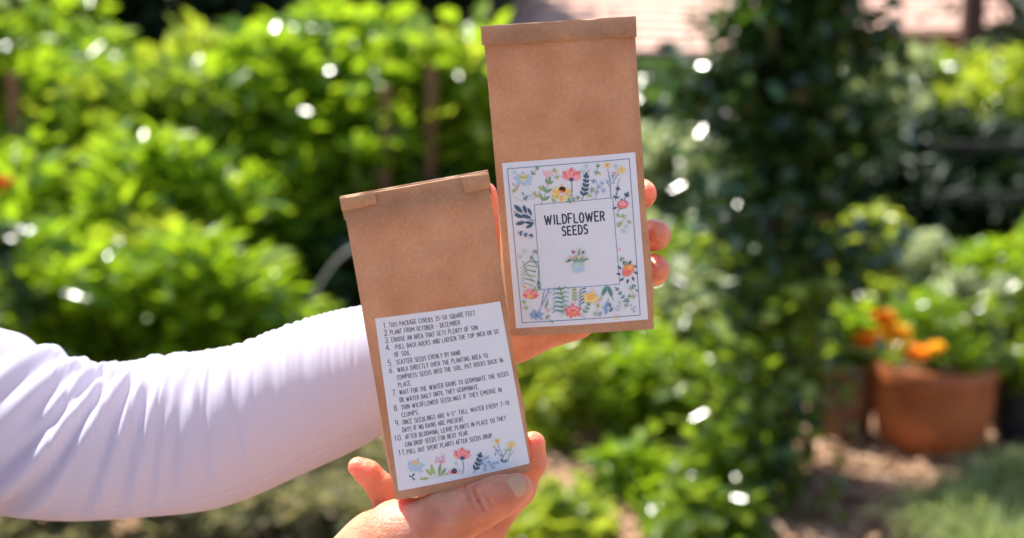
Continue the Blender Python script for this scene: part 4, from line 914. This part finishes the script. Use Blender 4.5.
# ------------------------------------------------------------------ ground
def ground_mat():
    m = bpy.data.materials.new('mulch'); m.use_nodes = True; nt = m.node_tree; p = nt.nodes['Principled BSDF']; tc = nd(nt, 'ShaderNodeTexCoord')
    v = nd(nt, 'ShaderNodeTexVoronoi'); v.inputs['Scale'].default_value = 26; n = nd(nt, 'ShaderNodeTexNoise'); n.inputs['Scale'].default_value = 1.4; n.inputs['Detail'].default_value = 6
    nt.links.new(tc.outputs['Object'], v.inputs['Vector']); nt.links.new(tc.outputs['Object'], n.inputs['Vector'])
    r = nd(nt, 'ShaderNodeValToRGB'); r.color_ramp.elements[0].color = (.14, .07, .036, 1); r.color_ramp.elements[1].color = (.44, .26, .15, 1)
    sp = nd(nt, 'ShaderNodeSeparateColor'); nt.links.new(v.outputs['Color'], sp.inputs[0]); nt.links.new(sp.outputs[0], r.inputs['Fac'])
    mx = nd(nt, 'ShaderNodeMix'); mx.data_type = 'RGBA'; mx.blend_type = 'MULTIPLY'; mx.inputs[0].default_value = .6
    nt.links.new(r.outputs[0], mx.inputs[6]); r2 = nd(nt, 'ShaderNodeValToRGB'); r2.color_ramp.elements[0].position = .35; r2.color_ramp.elements[1].position = .65; r2.color_ramp.elements[0].color = (.45, .42, .38, 1); r2.color_ramp.elements[1].color = (1, 1, 1, 1)
    nt.links.new(n.outputs['Fac'], r2.inputs['Fac']); nt.links.new(r2.outputs[0], mx.inputs[7]); nt.links.new(mx.outputs[2], p.inputs['Base Color']); p.inputs['Roughness'].default_value = .9
    b = nd(nt, 'ShaderNodeBump'); b.inputs['Distance'].default_value = .02; b.inputs['Strength'].default_value = .7; nt.links.new(v.outputs['Distance'], b.inputs['Height']); nt.links.new(b.outputs[0], p.inputs['Normal'])
    return m
GM = ground_mat()
o_ = new_obj('ground', [(-60, -20, 0), (60, -20, 0), (60, 120, 0), (-60, 120, 0)], [[0, 1, 2, 3]], GM); o_['kind'] = 'structure'
CHIP = mat('wood_chip', (.3, .18, .1), .8, .25, island=[(.12, .055, .03), (.34, .185, .105), (.44, .27, .16), (.55, .38, .25), (.20, .10, .055)])
N = 26000; P = np.stack([RNG.uniform(-2.2, 2.4, N), RNG.uniform(3.0, 8.5, N), RNG.uniform(.004, .022, N)], -1); V_, F_ = leaves(N, P, .045, .45, 1.4, .02)
V_[:, 2] = np.maximum(V_[:, 2], .003)
me = np_mesh('wood_chips', V_, [F_]); tag(finish('wood_chips', me, CHIP, None), 'loose tan and brown wood chips spread over the ground', 'mulch', kind='stuff')

# ------------------------------------------------------------------ light and camera
SUN_EL = math.radians(60); SUN_AZ = math.radians(-42)     # azimuth from +Y (away from the camera), negative = left
sdir = Vector((math.sin(SUN_AZ)*math.cos(SUN_EL), math.cos(SUN_AZ)*math.cos(SUN_EL), math.sin(SUN_EL)))
ld = bpy.data.lights.new('sun', 'SUN'); ld.energy = 5.0; ld.angle = math.radians(.53); ld.color = (1.0, .94, .85)
lo_ = bpy.data.objects.new('sun', ld); COL.objects.link(lo_); lo_.rotation_euler = (-sdir).to_track_quat('-Z', 'Y').to_euler(); lo_.location = (0, 0, 10)
w = bpy.data.worlds.new('World'); scene.world = w; w.use_nodes = True; nt = w.node_tree
sk = nt.nodes.new('ShaderNodeTexSky'); sk.sky_type = 'NISHITA'; sk.sun_disc = False; sk.sun_elevation = SUN_EL; sk.sun_rotation = SUN_AZ; sk.dust_density = 1.6; sk.ozone_density = 1.0
bg = nt.nodes['Background']; bg.inputs['Strength'].default_value = .12; nt.links.new(sk.outputs[0], bg.inputs['Color'])
cd = bpy.data.cameras.new('camera'); cam = bpy.data.objects.new('camera', cd); COL.objects.link(cam)
cam.location = tuple(CAM); cam.rotation_euler = (math.radians(90)-PITCH, 0, 0); cd.lens = 50; cd.sensor_width = 36; cd.clip_start = .02; cd.clip_end = 500
cd.dof.use_dof = True; cd.dof.focus_distance = .822; cd.dof.aperture_fstop = 4.9
scene.camera = cam
scene.view_settings.view_transform = 'Standard'; scene.view_settings.look = 'None'; scene.view_settings.gamma = 1; scene.view_settings.exposure = 1.2
scene.render.engine = 'CYCLES'; cy_ = scene.cycles; cy_.use_denoising = True; cy_.max_bounces = 8; cy_.transparent_max_bounces = 8; cy_.sample_clamp_indirect = 6
